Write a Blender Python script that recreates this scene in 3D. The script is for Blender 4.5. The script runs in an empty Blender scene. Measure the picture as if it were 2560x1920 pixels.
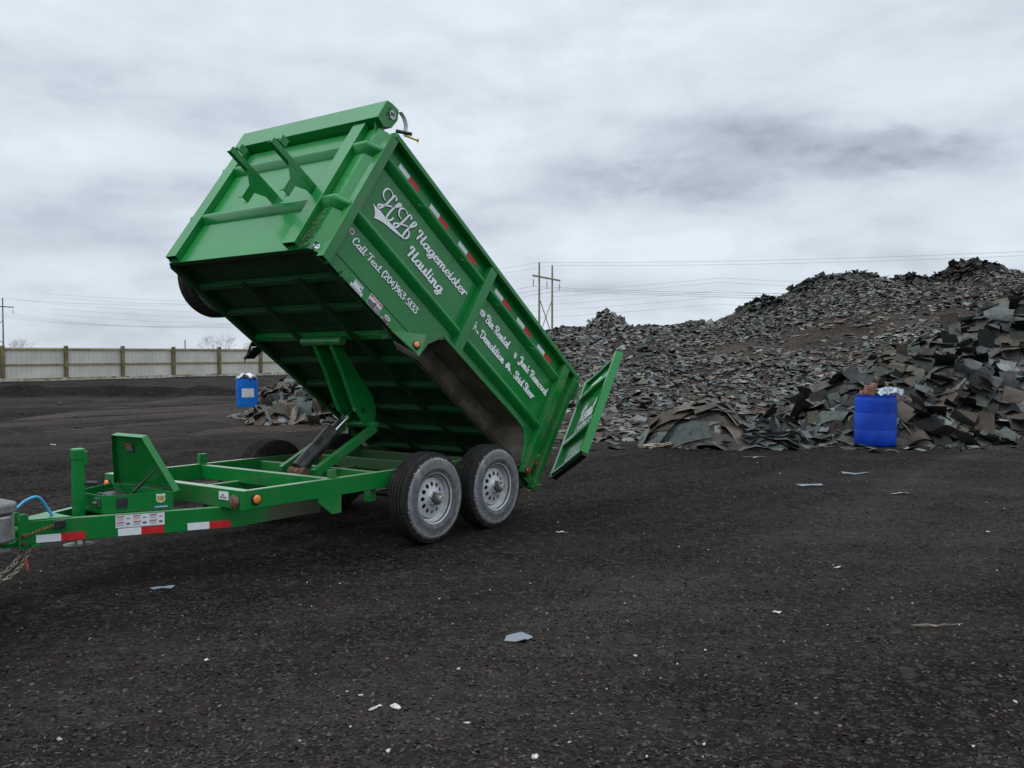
import bpy, bmesh, math, random
import numpy as np
from mathutils import Vector, Matrix
R = math.radians
random.seed(7)
rng = np.random.default_rng(11)
S = bpy.context.scene
C = S.collection

# ------------------------------------------------------------ camera, sky, sun, exposure
cd = bpy.data.cameras.new('camera'); cam = bpy.data.objects.new('camera', cd); C.objects.link(cam)
cam.location = (0, 0, 1.62); cam.rotation_euler = (R(90 - 1.915), 0, 0)
cd.sensor_width = 36; cd.lens = 2263.9 / 2560 * 36; cd.clip_start = .05; cd.clip_end = 3000
S.camera = cam
S.view_settings.view_transform = 'Standard'; S.view_settings.look = 'None'
S.view_settings.exposure = 0; S.view_settings.gamma = 1
SUN_EL, SUN_AZ = 58, 250          # compass-like: direction the light comes from, degrees clockwise from +Y

wd = bpy.data.worlds.new('World'); S.world = wd; wd.use_nodes = True
nt = wd.node_tree; nt.nodes.clear()
def N(t, ty, **k):
    n = t.nodes.new(ty)
    for a, b in k.items():
        if a.startswith('i_'): n.inputs[a[2:].replace('_', ' ')].default_value = b
        else: setattr(n, a, b)
    return n
def L(t, a, b): t.links.new(a, b)
def M(t, op, a, b=None, c=None, clamp=False):
    n = t.nodes.new('ShaderNodeMath'); n.operation = op; n.use_clamp = clamp
    for i, v in enumerate((a, b, c)):
        if v is None: continue
        if isinstance(v, (int, float)): n.inputs[i].default_value = v
        else: t.links.new(v, n.inputs[i])
    return n.outputs[0]
def ramp(t, fac, stops, interp='LINEAR'):
    n = t.nodes.new('ShaderNodeValToRGB'); cr = n.color_ramp; cr.interpolation = interp
    while len(cr.elements) < len(stops): cr.elements.new(.5)
    for e, (p, c) in zip(cr.elements, stops):
        e.position = p; e.color = (*c, 1) if len(c) == 3 else c
    t.links.new(fac, n.inputs[0]); return n.outputs[0]
def mixc(t, fac, a, b, mode='MIX'):
    n = t.nodes.new('ShaderNodeMix'); n.data_type = 'RGBA'; n.blend_type = mode
    for i, v in ((0, fac), (6, a), (7, b)):
        if isinstance(v, (int, float)): n.inputs[i].default_value = v
        elif isinstance(v, tuple): n.inputs[i].default_value = (*v, 1) if len(v) == 3 else v
        else: t.links.new(v, n.inputs[i])
    return n.outputs[2]
def noise(t, vec, scale, detail=4, rough=.55, dist=0.):
    n = t.nodes.new('ShaderNodeTexNoise'); n.inputs['Scale'].default_value = scale
    n.inputs['Detail'].default_value = detail; n.inputs['Roughness'].default_value = rough
    n.inputs['Distortion'].default_value = dist
    if vec is not None: t.links.new(vec, n.inputs['Vector'])
    return n.outputs[0]

sky = N(nt, 'ShaderNodeTexSky'); sky.sky_type = 'NISHITA'; sky.sun_disc = False
sky.sun_elevation = R(SUN_EL); sky.sun_rotation = R(SUN_AZ)
tc = N(nt, 'ShaderNodeTexCoord'); sx = N(nt, 'ShaderNodeSeparateXYZ'); L(nt, tc.outputs['Generated'], sx.inputs[0])
X, Y, Zc = sx.outputs
az = M(nt, 'ARCTAN2', X, Y)                 # radians, 0 straight ahead
el = M(nt, 'ARCSINE', Zc)
elc = M(nt, 'MAXIMUM', Zc, 0.0)
den = M(nt, 'ADD', elc, .16)
cv = N(nt, 'ShaderNodeCombineXYZ'); L(nt, M(nt, 'DIVIDE', X, den), cv.inputs[0]); L(nt, M(nt, 'DIVIDE', Y, den), cv.inputs[1])
cp2 = N(nt, 'ShaderNodeCombineXYZ'); L(nt, M(nt, 'MULTIPLY', az, 5.), cp2.inputs[0]); L(nt, M(nt, 'MULTIPLY', el, 12.5), cp2.inputs[1])
n1 = noise(nt, cp2.outputs[0], 1.15, 8, .52, .15)
n5 = noise(nt, cp2.outputs[0], 4.5, 6, .5, .1)
n2 = noise(nt, cv.outputs[0], .62, 3, .5, 0.)
# coordinates for low soft streaks
cs = N(nt, 'ShaderNodeCombineXYZ'); L(nt, M(nt, 'MULTIPLY', az, 2.2), cs.inputs[0]); L(nt, M(nt, 'MULTIPLY', el, 13.), cs.inputs[1])
n3 = noise(nt, cs.outputs[0], 1.8, 7, .55, .1)
cw = N(nt, 'ShaderNodeCombineXYZ'); L(nt, M(nt, 'MULTIPLY', az, 7.), cw.inputs[0]); L(nt, M(nt, 'MULTIPLY', el, 15.), cw.inputs[1])
n4 = noise(nt, cw.outputs[0], 1.6, 8, .55, .15)
def blob(px, py, rx, ry, amp):              # a cloud bank of a given azimuth, elevation, width and height (degrees)
    a = math.atan2(px - 1280, 2264); e = math.atan2(884 - py, 2264)
    rx = rx / 2264; ry = ry / 2264
    dx = M(nt, 'DIVIDE', M(nt, 'SUBTRACT', az, a), rx); dy = M(nt, 'DIVIDE', M(nt, 'SUBTRACT', el, e), ry)
    wob = M(nt, 'MULTIPLY', M(nt, 'SUBTRACT', M(nt, 'ADD', n4, M(nt, 'MULTIPLY', n5, .6)), .8), 2.8)
    d = M(nt, 'ADD', M(nt, 'ADD', M(nt, 'POWER', M(nt, 'ABSOLUTE', dx), 2.), M(nt, 'POWER', M(nt, 'ABSOLUTE', dy), 2.)), wob)
    f = M(nt, 'POWER', 2.718, M(nt, 'MULTIPLY', M(nt, 'MAXIMUM', d, -.35), -1.1))
    return M(nt, 'MULTIPLY', f, amp)
acc = None
BL = [(1960, 425, 480, 85, .44), (1600, 480, 280, 50, .30), (2330, 400, 260, 75, .26), (1850, 330, 200, 45, .22), (100, 290, 330, 75, .26),
      (440, 500, 240, 70, .26), (870, 170, 300, 50, .14), (1200, 560, 130, 60, .22), (60, 600, 300, 60, .16),
      (720, 330, 230, 60, .10), (1700, 720, 500, 26, .16), (250, 800, 500, 30, .10), (1500, 130, 500, 90, -.12),
      (1200, 380, 180, 90, -.2), (150, 430, 200, 40, -.2), (2250, 150, 400, 90, .08), (1600, 620, 380, 35, -.2), (80, 90, 200, 60, -.12)]
for b in BL:
    v = blob(*b); acc = v if acc is None else M(nt, 'ADD', acc, v)
t1 = M(nt, 'MULTIPLY', M(nt, 'SUBTRACT', M(nt, 'ADD', n1, M(nt, 'MULTIPLY', n5, .34)), .67), .85)
t2 = M(nt, 'MULTIPLY', M(nt, 'SUBTRACT', n2, .5), .5)
t3 = M(nt, 'MULTIPLY', M(nt, 'SUBTRACT', n3, .5), .35)
dark = M(nt, 'ADD', M(nt, 'ADD', t1, t2), M(nt, 'ADD', t3, M(nt, 'SUBTRACT', M(nt, 'ADD', acc, .29), M(nt, 'MULTIPLY', elc, .28))))
ccol = ramp(nt, dark, [(0., (.75, .825, .90)), (.28, (.655, .73, .81)), (.60, (.485, .545, .625)), (1., (.35, .40, .465))])
# an overcast sky is about three times brighter overhead than at the horizon
zen = N(nt, 'ShaderNodeMapRange', interpolation_type='SMOOTHSTEP')
zen.inputs['From Min'].default_value = .40; zen.inputs['From Max'].default_value = 1.0
zen.inputs['To Min'].default_value = 1.0; zen.inputs['To Max'].default_value = 2.4; L(nt, Zc, zen.inputs['Value'])
ccol2 = N(nt, 'ShaderNodeVectorMath', operation='SCALE'); L(nt, ccol, ccol2.inputs[0]); L(nt, zen.outputs[0], ccol2.inputs['Scale'])
low = M(nt, 'MULTIPLY', M(nt, 'ADD', Zc, .02), 40., clamp=True)
ccol3 = mixc(nt, low, (.10, .10, .11), ccol2.outputs[0])
bg1 = N(nt, 'ShaderNodeBackground'); bg1.inputs[1].default_value = .06; L(nt, sky.outputs[0], bg1.inputs[0])
bg2 = N(nt, 'ShaderNodeBackground'); bg2.inputs[1].default_value = 1.08; L(nt, ccol3, bg2.inputs[0])
mx = N(nt, 'ShaderNodeMixShader'); mx.inputs[0].default_value = .94; L(nt, bg1.outputs[0], mx.inputs[1]); L(nt, bg2.outputs[0], mx.inputs[2])
wo = N(nt, 'ShaderNodeOutputWorld'); L(nt, mx.outputs[0], wo.inputs[0])

sl = bpy.data.lights.new('sun', 'SUN'); so = bpy.data.objects.new('sun', sl); C.objects.link(so)
sl.energy = .8; sl.angle = R(25); sl.color = (1, .98, .95)
so.rotation_euler = (R(90 - SUN_EL), 0, R(180 - SUN_AZ)); so.location = (-20, -10, 40)

# ------------------------------------------------------------ materials
def mat(name, col, rough=.5, metal=0., spec=.5, coat=0.):
    m = bpy.data.materials.new(name); m.use_nodes = True
    p = m.node_tree.nodes['Principled BSDF']
    p.inputs['Base Color'].default_value = (*col, 1); p.inputs['Roughness'].default_value = rough
    p.inputs['Metallic'].default_value = metal; p.inputs['Specular IOR Level'].default_value = spec
    p.inputs['Coat Weight'].default_value = coat; p.inputs['Coat Roughness'].default_value = .12
    return m
def tree(m): return m.node_tree, m.node_tree.nodes['Principled BSDF']
def vary(m, c1, c2, scale=6, detail=6, bump=0., bscale=60, lo=.4, hi=.62):
    t, p = tree(m); co = N(t, 'ShaderNodeTexCoord')
    f = noise(t, co.outputs['Object'], scale, detail, .6)
    L(t, ramp(t, f, [(lo, c1), (hi, c2)]), p.inputs['Base Color'])
    if bump:
        b = N(t, 'ShaderNodeBump'); b.inputs['Strength'].default_value = bump; b.inputs['Distance'].default_value = .01
        L(t, noise(t, co.outputs['Object'], bscale, 4), b.inputs['Height']); L(t, b.outputs[0], p.inputs['Normal'])
    return m
GREEN = (.003, .185, .032)
def paint(name, dirt=.0, dcol=(.17, .16, .10), col=GREEN, rough=.3, lo=.5, scale=5., zone=None, dust=0.):  # dust also sets the sky highlight painted on upward faces
    m = mat(name, col, rough, 0, .36, .26); t, p = tree(m); co = N(t, 'ShaderNodeTexCoord')
    f1 = noise(t, co.outputs['Object'], 2.2, 5, .6)
    base = ramp(t, f1, [(.3, tuple(c * .86 for c in col)), (.7, tuple(c * 1.13 for c in col))])
    f2 = noise(t, co.outputs['Object'], scale, 10, .72)
    f3 = noise(t, co.outputs['Object'], 90, 4, .6)
    d = M(t, 'MULTIPLY', M(t, 'ADD', M(t, 'SUBTRACT', f2, lo), M(t, 'MULTIPLY', M(t, 'SUBTRACT', f3, .5), .35)), 5., clamp=True)
    d = M(t, 'MULTIPLY', d, dirt)
    if zone:
        sp = N(t, 'ShaderNodeSeparateXYZ'); L(t, co.outputs['Object'], sp.inputs[0])
        for a_, b_, w_ in zone:
            q = M(t, 'DIVIDE', M(t, 'SUBTRACT', M(t, 'ADD', sp.outputs[0], M(t, 'MULTIPLY', M(t, 'SUBTRACT', f2, .5), 1.1)), a_), b_ - a_, clamp=True)
            d = M(t, 'MAXIMUM', d, M(t, 'MULTIPLY', q, w_))
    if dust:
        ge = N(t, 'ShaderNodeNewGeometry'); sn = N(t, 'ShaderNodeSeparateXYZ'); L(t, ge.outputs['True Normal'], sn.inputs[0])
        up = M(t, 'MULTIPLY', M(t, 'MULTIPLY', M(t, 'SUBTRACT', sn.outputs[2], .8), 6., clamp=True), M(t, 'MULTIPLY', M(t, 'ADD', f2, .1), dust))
        base = mixc(t, M(t, 'MINIMUM', up, .9), base, (.50, .52, .42))  # cream for settled dust and a painted-in sky highlight on upward faces
    L(t, mixc(t, d, base, dcol), p.inputs['Base Color'])
    L(t, M(t, 'ADD', M(t, 'ADD', rough - .04, M(t, 'MULTIPLY', f2, .10)), M(t, 'MULTIPLY', d, .4)), p.inputs['Roughness'])
    L(t, M(t, 'SUBTRACT', .3, M(t, 'MULTIPLY', d, .27)), p.inputs['Coat Weight'])
    b = N(t, 'ShaderNodeBump'); b.inputs['Strength'].default_value = .12; b.inputs['Distance'].default_value = .02
    L(t, M(t, 'ADD', noise(t, co.outputs['Object'], 1.6, 2), M(t, 'MULTIPLY', d, .1)), b.inputs['Height']); L(t, b.outputs[0], p.inputs['Normal'])
    return m
m_green = paint('green paint', .10, lo=.55)
m_green_d = paint('dusty green paint', .55, lo=.47)
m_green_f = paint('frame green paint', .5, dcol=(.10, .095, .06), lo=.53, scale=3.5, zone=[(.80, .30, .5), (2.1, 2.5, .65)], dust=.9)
m_green_t = paint('tongue green paint', .4, dcol=(.085, .075, .055), lo=.55, scale=3.5, zone=[(2.05, 1.75, .95)], dust=.5)
m_green_m = paint('muddy green paint', .95, dcol=(.135, .115, .085), lo=.40, scale=3.)
m_under = paint('shaded underbody green paint', .55, dcol=(.020, .017, .013), col=(.002, .040, .009), rough=.5, lo=.47, scale=1.6)  # green darkened to paint in the underside shade, dirt on top
m_green_m2 = paint('dusty fender green', .75, dcol=(.16, .17, .10), lo=.45, scale=9.)
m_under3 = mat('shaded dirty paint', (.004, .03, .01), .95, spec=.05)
m_under2 = paint('shaded crossmember green paint', .5, dcol=(.03, .027, .02), col=(.003, .075, .016), rough=.5, lo=.5, scale=2.)  # underside shade put into the green, a step lighter than the floor
m_mud = vary(mat('caked mud', (.13, .11, .085), .95, spec=.15), (.095, .08, .06), (.17, .15, .12), 4, 9, .5, 50)
m_white = mat('white vinyl', (.87, .88, .90), .4)
m_dark = mat('lettering outline', (.02, .03, .045), .5)
m_tw = vary(mat('reflective white', (.62, .66, .70), .35), (.78, .81, .84), (.86, .88, .90), 30, 3)
m_tr = vary(mat('reflective red', (.55, .018, .025), .35), (.58, .012, .018), (.70, .02, .025), 30, 3)
m_amber = mat('amber lens', (.85, .22, .03), .25, spec=.7, coat=.5)
m_red = mat('red lens', (.55, .02, .03), .25, coat=.5)
m_black = mat('black rubber', (.015, .015, .016), .6)
m_blackp = vary(mat('black plastic', (.02, .02, .024), .4), (.014, .014, .017), (.035, .035, .04), 20)
m_steel = mat('bare steel', (.45, .45, .46), .35, 1.)
m_chrome = mat('chrome rod', (.75, .76, .78), .12, 1.)
m_rust = vary(mat('rusty steel', (.16, .09, .055), .85, spec=.2), (.10, .055, .035), (.22, .14, .09), 25, 6, .4, 120)
m_brass = mat('yellow zinc', (.55, .42, .10), .35, .8)
m_strap = mat('aluminium arm', (.55, .57, .60), .4, .7)
m_paper = mat('decal white', (.74, .76, .80), .5)
m_pr = mat('decal red', (.55, .09, .07), .5)
m_pk = mat('decal black', (.05, .05, .055), .5)
m_pg = mat('decal grey', (.28, .29, .31), .5)
m_py = mat('decal yellow', (.62, .50, .16), .5)
m_pb = mat('decal blue', (.05, .16, .50), .5)
m_straw = vary(mat('dry straw', (.32, .26, .14), .9, spec=.2), (.09, .085, .04), (.26, .23, .13), 30)
m_crumb = vary(mat('dry dust', (.3, .29, .2), .95, spec=.1), (.20, .20, .12), (.42, .41, .30), 40)
m_hose = mat('blue cable', (.03, .30, .55), .35, coat=.3)
m_silver = vary(mat('silver truck paint', (.36, .355, .35), .35, .6, coat=.5), (.27, .265, .26), (.42, .415, .41), 12, 6)
m_greyp = vary(mat('grey step pad', (.17, .165, .16), .75), (.13, .125, .12), (.21, .205, .20), 40, 4, .3, 200)

# tyre: black tread, pale dust on the sidewall with a ragged edge
def tyre_mat():
    m = mat('dusty tyre', (.02, .02, .02), .85, spec=.25); t, p = tree(m); co = N(t, 'ShaderNodeTexCoord')
    s = N(t, 'ShaderNodeSeparateXYZ'); L(t, co.outputs['Object'], s.inputs[0])
    r = M(t, 'SQRT', M(t, 'ADD', M(t, 'POWER', s.outputs[0], 2.), M(t, 'POWER', s.outputs[2], 2.)))
    ang = M(t, 'ARCTAN2', s.outputs[0], s.outputs[2])
    v = N(t, 'ShaderNodeCombineXYZ'); L(t, M(t, 'MULTIPLY', ang, 9.), v.inputs[0]); L(t, M(t, 'MULTIPLY', r, 8.), v.inputs[1])
    nz = noise(t, v.outputs[0], 2.2, 8, .7)
    side = M(t, 'MULTIPLY', M(t, 'SUBTRACT', M(t, 'ADD', .349, M(t, 'MULTIPLY', M(t, 'SUBTRACT', nz, .5), .075)), r), 110., clamp=True)
    out = M(t, 'MULTIPLY', M(t, 'ADD', s.outputs[1], -.07), 60., clamp=True)
    n2 = noise(t, co.outputs['Object'], 16, 8, .65)
    rr_ = ramp(t, r, [(.0, (.62, .62, .62)), (.262, (.62, .62, .62)), (.30, (.74, .74, .74)), (.335, (1.25, 1.22, 1.18)), (.36, (1.3, 1.28, 1.22))])
    dust = ramp(t, n2, [(.32, (.12, .125, .13)), (.55, (.20, .205, .21)), (.72, (.33, .33, .33))])
    dust = mixc(t, 1., dust, rr_, 'MULTIPLY')
    v2 = N(t, 'ShaderNodeCombineXYZ'); L(t, M(t, 'MULTIPLY', ang, 22.), v2.inputs[0]); L(t, M(t, 'MULTIPLY', r, 3.), v2.inputs[1]); L(t, s.outputs[1], v2.inputs[2])
    sp = M(t, 'MULTIPLY', M(t, 'SUBTRACT', noise(t, v2.outputs[0], 3., 6, .75), .57), 9., clamp=True)
    tread = ramp(t, n2, [(.35, (.010, .009, .009)), (.7, (.028, .024, .022))])
    tread = mixc(t, M(t, 'MULTIPLY', sp, .55), tread, (.16, .15, .14))
    L(t, mixc(t, M(t, 'MULTIPLY', side, out), tread, dust), p.inputs['Base Color'])
    return m
m_tyre = tyre_mat()
m_rim = vary(mat('dusty silver rim', (.5, .5, .5), .45, .15), (.36, .36, .35), (.55, .56, .57), 9, 6, lo=.3, hi=.55)
m_hub = vary(mat('dirty hub', (.15, .14, .13), .6, .4), (.07, .065, .06), (.24, .22, .19), 40, 5)
m_cap = mat('hub cap', (.40, .37, .33), .45, .5)

# ------------------------------------------------------------ mesh builder
class MB:
    def __init__(s): s.v = []; s.f = []; s.mi = []; s.cur = 0
    def add(s, vs, fs):
        o = len(s.v); s.v += [tuple(v) for v in vs]; s.f += [tuple(i + o for i in f) for f in fs]; s.mi += [s.cur] * len(fs); return s
    def box(s, x0, x1, y0, y1, z0, z1):
        vs = [(x, y, z) for x in (x0, x1) for y in (y0, y1) for z in (z0, z1)]
        return s.add(vs, [(0, 1, 3, 2), (4, 6, 7, 5), (0, 4, 5, 1), (2, 3, 7, 6), (0, 2, 6, 4), (1, 5, 7, 3)])
    def beam(s, p, q, w, h, up=(0, 0, 1)):
        p, q = Vector(p), Vector(q); d = (q - p).normalized(); sd = d.cross(Vector(up)).normalized(); u = sd.cross(d)
        vs = [a + sd * (i * w / 2) + u * (j * h / 2) for a in (p, q) for i in (-1, 1) for j in (-1, 1)]
        return s.add(vs, [(0, 1, 3, 2), (4, 6, 7, 5), (0, 4, 5, 1), (2, 3, 7, 6), (0, 2, 6, 4), (1, 5, 7, 3)])
    def prism(s, poly, ax, a, b):
        def P(q, h):
            r = list(q); r.insert(ax, h); return r
        n = len(poly); vs = [P(q, a) for q in poly] + [P(q, b) for q in poly]
        return s.add(vs, [tuple(range(n))[::-1], tuple(range(n, 2 * n))] + [(i, (i + 1) % n, n + (i + 1) % n, n + i) for i in range(n)])
    def slab(s, poly, th):                        # planar 3-D polygon given thickness th
        P = [Vector(q) for q in poly]; nrm = (P[1] - P[0]).cross(P[2] - P[0]).normalized() * th; n = len(P)
        vs = P + [q + nrm for q in P]
        return s.add(vs, [tuple(range(n))[::-1], tuple(range(n, 2 * n))] + [(i, (i + 1) % n, n + (i + 1) % n, n + i) for i in range(n)])
    def tube(s, path, r, n=8, caps=True):
        P = [Vector(q) for q in path]; rs = r if isinstance(r, (list, tuple)) else [r] * len(P)
        o = len(s.v); vs = []; fs = []
        t0 = (P[1] - P[0]).normalized(); ref = Vector((0, 0, 1)) if abs(t0.z) < .9 else Vector((1, 0, 0)); u = t0.cross(ref).normalized()
        for i, q in enumerate(P):
            t = (P[min(i + 1, len(P) - 1)] - P[max(i - 1, 0)]).normalized(); u = (u - t * u.dot(t)).normalized(); w = t.cross(u)
            vs += [q + (u * math.cos(2 * math.pi * k / n) + w * math.sin(2 * math.pi * k / n)) * rs[i] for k in range(n)]
        for i in range(len(P) - 1):
            for k in range(n): a = i * n + k; b = i * n + (k + 1) % n; fs.append((a, b, b + n, a + n))
        if caps: fs += [tuple(range(n))[::-1], tuple(range((len(P) - 1) * n, len(P) * n))]
        return s.add(vs, fs)
    def lathe(s, prof, n=48, axis=1, c=(0, 0, 0), close=False):  # prof [(r, h)] about axis
        vs = []; fs = []
        for r, h in prof:
            for k in range(n):
                a = 2 * math.pi * k / n; q = [r * math.cos(a), r * math.sin(a)]; q.insert(axis, h); vs.append((q[0] + c[0], q[1] + c[1], q[2] + c[2]))
        m = len(prof)
        for i in range(m if close else m - 1):
            j = (i + 1) % m
            for k in range(n): fs.append((i * n + k, i * n + (k + 1) % n, j * n + (k + 1) % n, j * n + k))
        if not close:
            if prof[0][0] > 1e-5: fs.append(tuple(range(n)))
            if prof[-1][0] > 1e-5: fs.append(tuple((m - 1) * n + k for k in range(n)))
        return s.add(vs, fs)
    def sweep(s, path, prof, closed=False):          # path: [(point, outward, up)], prof [(o, v)]
        n = len(prof); vs = []; fs = []
        for (p, o, u) in path:
            p, o, u = Vector(p), Vector(o), Vector(u); vs += [p + o * a + u * b for a, b in prof]
        for i in range(len(path) - 1):
            for k in range(n): a = i * n + k; b = i * n + (k + 1) % n; fs.append((a, b, b + n, a + n))
        fs += [tuple(range(n))[::-1], tuple(range((len(path) - 1) * n, len(path) * n))]
        return s.add(vs, fs)
    def build(s, name, mats, parent=None, bevel=0., smooth=0, fix=True, props=None):
        me = bpy.data.meshes.new(name); me.from_pydata(s.v, [], s.f)
        if not isinstance(mats, (list, tuple)): mats = [mats]
        for m in mats: me.materials.append(m)
        if len(mats) > 1: me.polygons.foreach_set('material_index', s.mi)
        if fix:
            bm = bmesh.new(); bm.from_mesh(me); bmesh.ops.recalc_face_normals(bm, faces=bm.faces); bm.to_mesh(me); bm.free()
        o = bpy.data.objects.new(name, me); C.objects.link(o)
        if parent: o.parent = parent
        if smooth:
            me.shade_smooth(); me.set_sharp_from_angle(angle=R(smooth))
        if bevel:
            b = o.modifiers.new('bevel', 'BEVEL'); b.width = bevel; b.segments = 2; b.limit_method = 'ANGLE'; b.angle_limit = R(35)
            b.harden_normals = False
        if props:
            for k, v in props.items(): o[k] = v
        return o
def tag(o, label=None, cat=None, group=None, kind=None):
    if label: o['label'] = label
    if cat: o['category'] = cat
    if group: o['group'] = group
    if kind: o['kind'] = kind
    return o
def empty(name, loc=(0, 0, 0), rot=(0, 0, 0)):
    o = bpy.data.objects.new(name, None); C.objects.link(o); o.location = loc; o.rotation_euler = rot; o.empty_display_size = .2; return o
def npmesh(name, V, F, mats, col=None, parent=None, smooth=False):
    me = bpy.data.meshes.new(name); V = np.asarray(V, np.float32); F = np.asarray(F, np.int32)
    k = F.shape[1]; me.vertices.add(len(V)); me.vertices.foreach_set('co', V.ravel())
    me.loops.add(F.size); me.loops.foreach_set('vertex_index', F.ravel())
    me.polygons.add(len(F)); me.polygons.foreach_set('loop_start', np.arange(0, F.size, k, dtype=np.int32))
    me.polygons.foreach_set('loop_total', np.full(len(F), k, np.int32))
    me.update(calc_edges=True); me.validate()
    if smooth: me.polygons.foreach_set('use_smooth', np.ones(len(F), bool))
    if col is not None:
        a = me.attributes.new('tone', 'FLOAT_COLOR', 'POINT'); c4 = np.ones((len(V), 4), np.float32); c4[:, :3] = col; a.data.foreach_set('color', c4.ravel())
    for m in (mats if isinstance(mats, (list, tuple)) else [mats]): me.materials.append(m)
    o = bpy.data.objects.new(name, me); C.objects.link(o)
    if parent: o.parent = parent
    return o

# ------------------------------------------------------------ numpy noise
def _h(ix, iy, seed):
    h = (ix * 374761393 + iy * 668265263 + seed * 1442695041) & 0xffffffff
    h = ((h ^ (h >> 13)) * 1274126177) & 0xffffffff
    return ((h ^ (h >> 16)) & 0xffff) / 65535.
def vn(x, y, seed=0):
    x = np.asarray(x, float); y = np.asarray(y, float)
    ix = np.floor(x).astype(np.int64); iy = np.floor(y).astype(np.int64); fx = x - ix; fy = y - iy
    fx = fx * fx * (3 - 2 * fx); fy = fy * fy * (3 - 2 * fy)
    a = _h(ix, iy, seed); b = _h(ix + 1, iy, seed); c = _h(ix, iy + 1, seed); d = _h(ix + 1, iy + 1, seed)
    return (a + (b - a) * fx) * (1 - fy) + (c + (d - c) * fx) * fy - .5
def fbm(x, y, seed=0, oct=4):
    r = 0; a = 1
    for i in range(oct): r = r + a * vn(x * 2 ** i, y * 2 ** i, seed + i * 17); a *= .5
    return r
def sstep(t): t = np.clip(t, 0, 1); return t * t * (3 - 2 * t)

# ------------------------------------------------------------ ground
TD = np.array([math.cos(R(52)), math.sin(R(52))])       # direction the lorries drive in
def ground_z(x, y):
    x = np.asarray(x, float); y = np.asarray(y, float)
    d = np.sqrt(x * x + y * y)
    z = .05 * fbm(x * .25, y * .25, 3, 3) * np.clip(d / 8, 0, 1)
    a = x * TD[1] - y * TD[0]; b = x * TD[0] + y * TD[1]          # across / along the wheel tracks
    wob = a + .35 * vn(b * .12, a * .05, 9)
    trk = fbm(wob * 2.6, b * .10, 21, 4)
    z = z + (.06 + .05 * sstep((-a - 7) / 4)) * trk * np.clip((d - 4) / 6, 0, 1)
    z = z + .016 * fbm(x * 2.5, y * 2.5, 5, 4)
    # low scraped ridge in the far left of the yard
    yr = 34.5 + .03 * x + .8 * vn(x * .15, 0 * x, 40)
    z = z + .40 * np.exp(-((y - yr) / np.where(y < yr, .38, 1.2)) ** 2) * sstep((-6.5 - x) / 5) * (1 + .5 * vn(x * .8, y * .8, 8))
    # the pad under the trailer and the barrels stays level
    return z
def band(x, y):             # 0 = wheel-worn fine brown dirt and painted ridge shade, 1 = loose grey grit
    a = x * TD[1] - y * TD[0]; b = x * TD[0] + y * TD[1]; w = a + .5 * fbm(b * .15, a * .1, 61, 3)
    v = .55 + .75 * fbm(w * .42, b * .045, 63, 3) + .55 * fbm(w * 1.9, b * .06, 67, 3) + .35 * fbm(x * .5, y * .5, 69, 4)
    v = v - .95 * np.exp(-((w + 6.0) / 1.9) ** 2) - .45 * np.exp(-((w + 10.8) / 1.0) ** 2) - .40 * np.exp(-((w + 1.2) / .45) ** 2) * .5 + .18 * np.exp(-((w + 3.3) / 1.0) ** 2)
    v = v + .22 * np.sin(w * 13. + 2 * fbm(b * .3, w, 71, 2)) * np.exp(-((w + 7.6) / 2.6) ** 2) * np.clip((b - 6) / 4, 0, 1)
    v = v - .9 * np.exp(-((y - 34.4 - .03 * x - .8 * vn(x * .15, 0 * x, 40)) / .5) ** 2) * (x < -6)  # darkens the ridge's near face: its shade painted into the ground tone
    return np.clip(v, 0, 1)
def axis_s(lo, hi, n, k):
    t = np.linspace(-1, 1, n); s = np.sinh(k * t) / math.sinh(k); return np.where(s < 0, -s * lo, s * hi)
gx = axis_s(-260, 260, 520, 5.2)
gy = np.concatenate([np.linspace(-40, 1.5, 12), 1.5 + 12.0 * np.linspace(0, 1, 330)[1:] , 13.5 + 450 * (np.sinh(4.6 * np.linspace(0, 1, 330)[1:]) / math.sinh(4.6))])
GX, GY = np.meshgrid(gx, gy); GZ = ground_z(GX, GY)
def flatten_at(z, x, y, cx, cy, r):
    w = np.exp(-(((x - cx) ** 2 + (y - cy) ** 2) / (r * r))); return z * (1 - w)
for cx, cy, r in ((6.31, 15.69, .8), (-7.94, 26.9, .8), (-.66, 7.65, .5), (-.12, 8.4, .5), (-1.9, 9.3, .7), (-1.3, 10.0, .7)):
    GZ = flatten_at(GZ, GX, GY, cx, cy, r)
def gridfaces(ny, nx):
    i = np.arange(ny * nx).reshape(ny, nx); return np.stack([i[:-1, :-1], i[:-1, 1:], i[1:, 1:], i[1:, :-1]], -1).reshape(-1, 4)
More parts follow.
